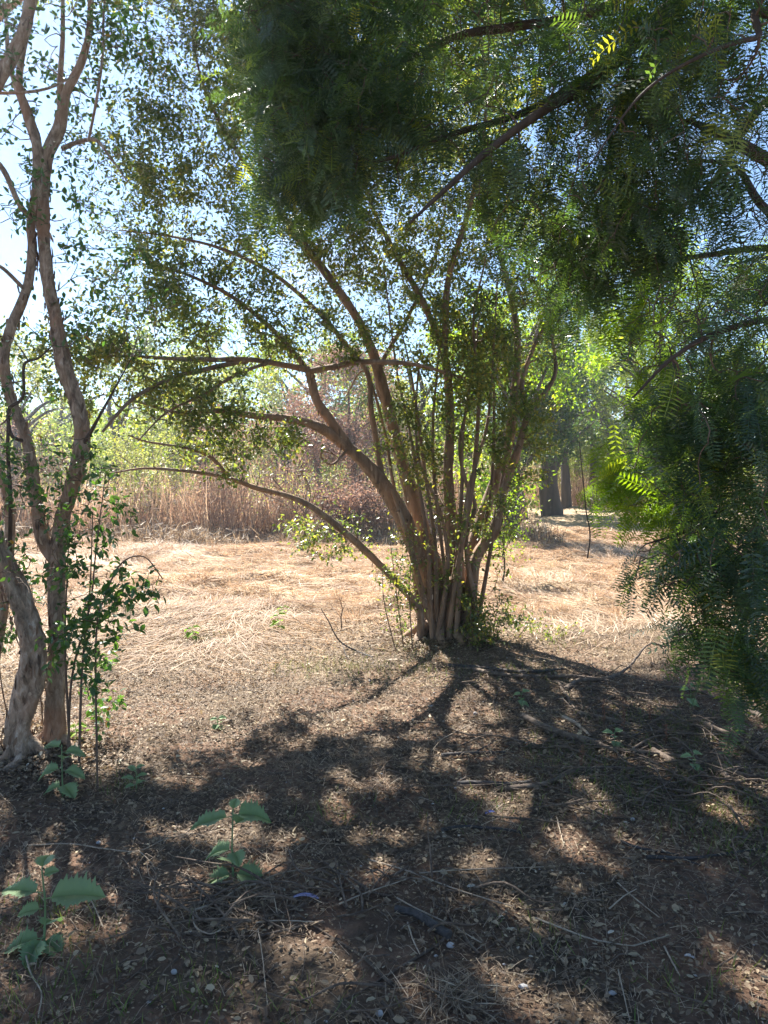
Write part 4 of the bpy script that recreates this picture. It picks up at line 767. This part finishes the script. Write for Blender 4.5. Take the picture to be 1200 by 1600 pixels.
for (lab, pts, r) in [
 ('long pale green stalk curving across the left foreground', [(45, 1328), (110, 1325), (160, 1333), (215, 1336), (255, 1318), (300, 1310), (325, 1315)], .0030),
 ('short stalk forking down from the long pale green one', [(216, 1336), (232, 1350), (243, 1366)], .0022),
 ('straight dry stalk pointing down right between the two leafy weeds', [(132, 1392), (147, 1425), (161, 1457)], .0035),
 ('bent stalk at the lower left corner below the lobed weed', [(40, 1498), (48, 1530), (64, 1560), (60, 1600)], .0035),
 ('pale stalk lying nearly level right of centre foreground', [(655, 1372), (720, 1368), (800, 1364), (850, 1362)], .0028),
 ('long brown stalk slanting down right across the centre foreground', [(575, 1350), (640, 1370), (700, 1392), (760, 1412), (800, 1424)], .0034),
 ('pale stalk meeting the long brown stalk from lower left', [(530, 1421), (570, 1403), (640, 1380)], .0032),
 ('thin stalk slanting just above the charred log', [(620, 1411), (650, 1427), (700, 1450), (752, 1482)], .0030),
 ('short pale stick standing below the charred log', [(637, 1450), (645, 1475), (656, 1500)], .0035),
 ('white stick curving in the right foreground', [(837, 1443), (870, 1457), (920, 1475), (965, 1483), (990, 1487)], .0036),
 ('brown stalk continuing right from the white stick', [(990, 1487), (1020, 1478), (1045, 1470)], .0028),
 ('stalk crossing under the shorter one right of the centre', [(965, 1387), (990, 1410), (1030, 1442)], .0030),
 ('short pale stalk crossing over the longer one right of the centre', [(952, 1428), (975, 1410), (994, 1397)], .0032),
 ('white straight stick at the lower right by a blue chip', [(1038, 1488), (1050, 1512), (1062, 1534)], .0036),
 ('thin stalk leaving the bottom edge right of centre', [(966, 1525), (972, 1560), (984, 1605)], .0028),
 ('upright straw right of the sunlit patches', [(870, 1284), (876, 1308), (881, 1328)], .0030),
 ('bleached straw bundle stalk near the tangled heap', [(300, 1432), (345, 1415), (375, 1395), (400, 1390)], .0040),
 ('hooked pale straw below the tangled heap', [(302, 1430), (305, 1455), (325, 1468), (345, 1462)], .0032),
 ('pale stalk lying level at left centre foreground', [(400, 1450), (440, 1446), (490, 1449)], .0030),
 ('long straw passing left of the tangled heap', [(395, 1390), (440, 1372), (490, 1364)], .0028),
 ('thin vertical straw at the bottom left of centre', [(403, 1460), (410, 1500), (418, 1580)], .0024),
 ('tan stalk in the shade below the clump', [(680, 1165), (730, 1140), (770, 1120)], .0030)]:
    stick('dry_stalk', lab, pts, r, r * .6, 'pale_wood', 'stalk', gP, lift=.02, sides=6, rough=.1)

# tangled heap of stalks beside the plant, and straw heap at bottom centre
def heap(name, label, px, py, n, s, mat, cat='straw heap'):
    c = ground(px, py); mb = MB(); X = c[0] + rng.normal(0, s, n); Y = c[1] + rng.normal(0, s * .7, n); d = rng.normal(0, 1, (n, 3)); d[:, 2] = np.abs(d[:, 2]) * .2
    h = np.exp(-(((X - c[0]) / s) ** 2 + ((Y - c[1]) / s) ** 2) / 2) * .03
    scatter(mb, BLADE[0], BLADE[1], on_ground(X, Y, h * rng.uniform(0, 1, n)), d, unit(rng.normal(0, .5, (n, 3)) + [0, 0, 1]), np.stack([rng.uniform(.002, .0042, n), rng.uniform(.04, .14, n), rng.uniform(.05, .2, n)], -1) * np.array([1, 1, .5]), rng.uniform(0, 1, n))
    tag(mb.build(name, M[mat]), label, cat, kind='stuff')
heap('straw_heap', 'tangle of dry straw right of the leafy weed in the foreground', 375, 1420, 350, .12, 'dull_straw')
heap('straw_heap', 'sunlit bundle of bleached straw at the bottom centre', 720, 1565, 420, .08, 'dull_straw')
heap('straw_heap', 'small sunlit mound of straw in the middle of the shade', 590, 1232, 160, .07, 'straw')
heap('straw_heap', 'brown tuft of grass on the sunny ground right of the clump', 901, 905, 400, .10, 'russet')

# ------------------------------------------------------------------ weeds
def lobed(L, W, lobes=9, seed=0):
    g_ = np.random.default_rng(seed); pts = []
    for sgn in (1, -1):
        side = []
        for q in range(lobes):
            u = .12 + .78 * q / (lobes - 1); w = math.sin(math.pi * (.18 + .72 * u)) * W
            big = 1.18 if q % 2 else .92; side += [(sgn * w * g_.uniform(.70, .82), u - .028), (sgn * w * big * g_.uniform(.92, 1.08), u + .028)]
        pts.append(side)
    V = [[0, 0, 0]]; mids = []
    n = len(pts[0])
    for q in range(n): V.append([0, pts[0][q][1] * L, .0]);
    for s_ in (0, 1):
        for (xx, yy) in pts[s_]: V.append([xx, yy * L, .30 * abs(xx) - .12 * yy * yy * L])
    V.append([0, L * 1.08, -.14 * L]); V = np.array(V); V[1:n + 1, 2] += -.12 * (V[1:n + 1, 1] / L) ** 2 * L; V[:, 2] -= g_.uniform(.0, .35) * (V[:, 1] / L) ** 2 * L; V[:, 2] += .05 * L * np.sin(V[:, 1] / L * 9 + g_.uniform(0, 6)) * np.abs(V[:, 0]) / W * 1.0; V[:, 0] += g_.uniform(-.15, .15) * L * (V[:, 1] / L) ** 2
    Fq = []; Ft = []
    for s_ in (0, 1):
        o_ = 1 + n + s_ * n
        Ft.append((0, 1, o_))
        for q in range(n - 1): Fq.append((1 + q, 2 + q, o_ + q + 1, o_ + q))
        Ft.append((n, len(V) - 1, o_ + n - 1))
    return V, Fq + Ft
def weed(label, px, py, H, leaves, mat='weed_leaf', name='leafy_weed', cat='weed', group=None, stem_r=.0045, seed=0, lean=(0, 0)):
    b = ground(px, py); root = empty(name, b, label, cat, group)
    top = b + np.array([lean[0], lean[1], H]); P = catmull([b - [0, 0, .01], b + (top - b) * .5 + rng.normal(0, .006, 3), top], 6)
    mb = MB(); tube(mb, P, np.linspace(stem_r, stem_r * .6, len(P)), 7, .05, cap=True); mb.build('stem', M[mat], root)
    for q, (u, az, L, W, up) in enumerate(leaves):
        a_ = R(az); L *= rng.uniform(.78, 1.02); p = b + (top - b) * u; d = np.array([math.cos(a_), math.sin(a_), up - rng.uniform(0, .25)]); V, Fc = lobed(L, W, 9, seed * 10 + q)
        mb = MB(); pet = p + unit(d) * L * .18; tube(mb, np.stack([p, pet]), [.0022, .0018], 5)
        scatter(mb, V, Fc, np.array([pet]), np.array([d]), np.array([[0., -.15, 1.0]]), np.array([1.0]), np.array([rng.uniform(.2, 1)])); mb.build('leaf', M[mat], root)
    return root
gW = 'lobed-leaf weeds in the foreground'
weed('leafy weed with tall stem and two broad jagged upper leaves, left of centre foreground', 365, 1378, .285,
     [(.92, 178, .165, .055, .05), (.93, 8, .13, .075, .18), (.80, 60, .11, .05, .1), (.45, 170, .10, .055, .1), (.42, -60, .07, .04, .1), (.14, -10, .12, .065, .05), (.12, 200, .10, .05, -.05), (.25, 110, .10, .05, .1), (1.0, 80, .05, .025, .9)], group=gW, seed=1)
weed('leafy weed with pale tip leaf and one big jagged leaf at the lower left corner', 68, 1480, .27,
     [(1.0, 100, .075, .035, .5), (.92, 20, .05, .03, .4), (.62, 10, .155, .085, .25), (.70, 170, .135, .05, .15), (.5, 200, .07, .04, .2), (.12, 190, .10, .05, .1), (.1, -30, .08, .045, 0), (.14, 260, .10, .045, -.2), (.25, 90, .09, .04, .2)], group=gW, seed=2)
weed('leafy green weed at the foot of the pale forked trunks', 98, 1245, .26,
     [(.95, 160, .10, .05, .2), (.85, 10, .09, .05, .2), (.55, 190, .11, .06, .1), (.5, 0, .10, .05, .1), (.2, 180, .09, .05, 0), (.25, -40, .08, .05, 0), (.7, 90, .08, .04, .2)], group=gW, seed=3)
weed('fine dark green sprig on the litter right of the trunk-foot weed', 212, 1238, .13,
     [(.9, 30, .05, .02, .6), (.8, 150, .05, .02, .6), (.6, 0, .06, .02, .4), (.5, 180, .06, .02, .4), (.3, 60, .06, .02, .3), (.3, 240, .05, .02, .3)], group=gW, seed=4, stem_r=.0025)
gY = 'bright green seedlings on the sunny straw'
for (lab, px, py, H, s) in [('bright green seedling on the straw nearest the left sapling', 300, 1000, .12, 1.0), ('bright seedling pair in the straw left of the bare curved twig', 434, 985, .16, 1.1), ('small bright seedling behind the other pair in the straw', 442, 962, .10, .9),
                            ('bright leaved seedling close to the left trunk base', 148, 1130, .13, .8), ('little seedling with lit leaves between trunk and sapling stems', 118, 1160, .10, .7), ('yellow-green seedling by the sapling foot', 165, 1050, .15, 1.0)]:
    weed(lab, px, py, H, [(1, 20, .08 * s, .04 * s, .2), (.9, 160, .08 * s, .04 * s, .15), (.6, 250, .08 * s, .04 * s, .1), (.6, 70, .07 * s, .035 * s, .1), (.3, 330, .07 * s, .03 * s, 0), (.4, 195, .08 * s, .035 * s, .05)], 'bright_leaf', 'seedling', 'seedling', gY, .0025, int(px))
gD = 'green seedlings in the shade of the branch pile'
for (lab, px, py, H, s) in [('dark green seedling left of the kinked branch', 815, 1105, .10, .8), ('green seedling between the pile branches under the ferny tips', 1078, 1108, .15, 1.0), ('upright seedling beside the forked dark branch', 1083, 1208, .10, .8), ('seedling on the shaded litter left of centre', 340, 1140, .07, .7), ('small green seedling by the long dark branch', 960, 1170, .1, .8)]:
    weed(lab, px, py, H, [(1, 20, .07 * s, .035 * s, .3), (.9, 170, .07 * s, .035 * s, .25), (.5, 260, .07 * s, .035 * s, .1), (.6, 80, .06 * s, .03 * s, .1), (.3, 330, .06 * s, .03 * s, 0)], 'weed_leaf', 'seedling', 'seedling', gD, .0025, int(px))
gR = 'rust-red dead weeds by the branch pile'
for (lab, px, py, H) in [('rust-red dead weed stalk left of its taller twin', 943, 1135, .17), ('taller rust-red dead weed stalk in the branch pile', 974, 1150, .22), ('short rusty weed stalk at the left end of the pile', 908, 1205, .14), ('rusty weed stalk right of the red pair', 1015, 1130, .11), ('faded rusty stalk near the right pile end', 1040, 1165, .13)]:
    b = ground(px, py); root = empty('dead_weed', b, lab, 'weed', gR); mb = MB(); P = catmull([b, b + [.004, 0, H * .5], b + [rng.normal(0, .01), 0, H]], 4); tube(mb, P, np.linspace(.003, .0015, len(P)), 5); mb.build('stem', M['red_stem'], root)
    mb = MB(); m = 45; u = rng.uniform(.15, 1, m); scatter(mb, LEAF_FOLD[0], LEAF_FOLD[1], b + np.stack([rng.normal(0, .006, m), rng.normal(0, .006, m), u * H], -1), rng.normal(0, 1, (m, 3)) + [0, 0, .6], rng.normal(0, 1, (m, 3)), rng.uniform(.006, .022, m), rng.uniform(0, 1, m)); mb.build('seed_head', M['red_stem'], root)

# low leafy undergrowth round the clump base
sapling('undergrowth_shrub', 'sprawling leafy undergrowth at the right foot of the many-stemmed tree', [[(770, 1000, 7.0), (775, 960, 7.0), (790, 930, 7.0)], [(750, 1005, 6.9), (735, 960, 6.8), (745, 920, 6.8)], [(800, 1000, 7.1), (825, 975, 7.1)]],
        [(780, 965, 6.9, 70, 35, .3, 60), (745, 990, 6.8, 50, 25, .2, 30), (850, 985, 7.2, 60, 22, .3, 30)], 9, 0.032, 'shrub', mat='privet_leaf')
sapling('undergrowth_shrub', 'wispy upright shoots at the left foot of the many-stemmed tree', [[(632, 1000, 6.8), (620, 930, 6.8), (610, 850, 6.8)], [(645, 1005, 6.8), (640, 920, 6.7), (648, 830, 6.7)], [(620, 1000, 6.8), (600, 940, 6.8), (598, 880, 6.8)]],
        [(618, 940, 6.8, 40, 70, .2, 60), (640, 860, 6.8, 40, 60, .2, 40)], 8, 0.028, 'shrub', mat='privet_leaf')

# ------------------------------------------------------------------ litter and stones
def pebble(name, label, px, py, s, mat, cat, flat=.5, group=None, seed=0):
    g_ = np.random.default_rng(seed); b = ground(px, py); mb = MB(); nu, nv = 12, 7; V = []; 
    for i_ in range(nv + 1):
        th = math.pi * i_ / nv
        for j_ in range(nu): V.append([math.sin(th) * math.cos(2 * math.pi * j_ / nu), math.sin(th) * math.sin(2 * math.pi * j_ / nu), math.cos(th)])
    V = np.array(V); V *= (1 + .35 * vnoise(V[:, :1] * 1.7 + seed, V[:, 1:2] * 1.7 + V[:, 2:] * 1.3 + seed, seed)); V = V * np.array([s, s * g_.uniform(.6, .9), s * flat])
    fc = [(i_ * nu + j_, i_ * nu + (j_ + 1) % nu, (i_ + 1) * nu + (j_ + 1) % nu, (i_ + 1) * nu + j_) for i_ in range(nv) for j_ in range(nu)]
    mb.add(V + b + [0, 0, s * flat * .6 + .004], fc); tag(mb.build(name, M[mat], origin=b), label, cat, group)
def scrap(label, px, py, L, W, mat, az, seed):
    g_ = np.random.default_rng(seed); b = ground(px, py) + [0, 0, .012]; mb = MB(); V = []; n_ = 9; a_ = R(az)
    for layer in (0, .0012):
        for i_ in range(n_):
            u = i_ / (n_ - 1) - .5
            for j_ in range(4):
                v = (j_ / 3 - .5) * (1 - 1.6 * u * u) + g_.normal(0, .04) * (layer == 0)
                xx, yy = u * L, v * W; V.append([xx * math.cos(a_) - yy * math.sin(a_), xx * math.sin(a_) + yy * math.cos(a_), .02 * L / .08 * (1 - 4 * u * u) * .4 + .012 * abs(v) + layer])
    V = np.array(V); fc = []
    for i_ in range(n_ - 1):
        for j_ in range(3):
            q = i_ * 4 + j_; fc.append((q, q + 1, q + 5, q + 4)); q += n_ * 4; fc.append((q, q + 4, q + 5, q + 1))
    e = [i_ * 4 for i_ in range(n_)]; f_ = [i_ * 4 + 3 for i_ in range(n_)]
    for s_ in (e, f_):
        for i_ in range(n_ - 1): fc.append((s_[i_], s_[i_ + 1], s_[i_ + 1] + n_ * 4, s_[i_] + n_ * 4))
    mb.add(V + b, fc); tag(mb.build('litter_scrap', M[mat], origin=b), label, 'litter')
scrap('crumpled blue scrap lying on the dark litter right of centre', 766, 1275, .05, .022, 'blue_scrap', 20, 1)
scrap('dull lilac-blue strip under the straws left of centre foreground', 478, 1409, .095, .022, 'lilac_scrap', -5, 2)
scrap('pale bluish curled chip at the lower right', 1077, 1502, .03, .014, 'stone', -25, 3)
gS = 'pale stones in the litter'
for q, (lab, px, py, s, fl) in enumerate([
    ('round white pebble below the right side of the clump', 743, 1118, .016, .8), ('white flat stone nearest the bottom edge on the right', 957, 1555, .014, .4), ('curved white chip left of the flat stone at bottom right', 818, 1545, .017, .35),
    ('small bright pebble beside the long curved branch', 839, 1233, .011, .8), ('white pebble in the lower left foreground', 272, 1523, .011, .8), ('pale pebble just left of the low weed leaves', 154, 1320, .011, .7),
    ('pale blue pebble at the far lower left', 33, 1477, .012, .6), ('grey-white pebble near the bottom centre', 593, 1588, .013, .7), ('white pebble in the shade by the sun fleck', 712, 1234, .009, .8), ('bright pebble between right grass and sun patch', 988, 1283, .010, .8),
    ('pale chip under the clump left of the round pebble', 673, 1105, .017, .4), ('white chip at the edge of the centre shade', 595, 1141, .010, .5), ('pale pebble on the left path of dappled light', 552, 1097, .012, .6), ('grey pebble below the charred log', 704, 1481, .014, .6)]):
    pebble('pebble', lab, px, py, s, 'stone', 'pebble', fl, gS, q + 1)


# ------------------------------------------------------------------ haze: added volume standing in for the lens flare veil
mb = MB(); mb.add([[x,y,z] for z in (-1.0,16) for y in (-10,72) for x in (-75,75)], [(0,2,3,1),(4,5,7,6),(0,1,5,4),(2,6,7,3),(0,4,6,2),(1,3,7,5)])
mh = bpy.data.materials.new('veil_haze'); mh.use_nodes=True; nn=mh.node_tree.nodes; nn.clear(); pv=nn.new('ShaderNodeVolumePrincipled'); pv.inputs['Density'].default_value=0.0023; pv.inputs['Color'].default_value=(.80,.90,1,1); pv.inputs['Anisotropy'].default_value=.75
oo=nn.new('ShaderNodeOutputMaterial'); mh.node_tree.links.new(pv.outputs[0],oo.inputs['Volume'])
tag(mb.build('veil_haze', mh, smooth=False), 'thin added volume standing in for the lens flare veil', 'veil_haze', kind='stuff')
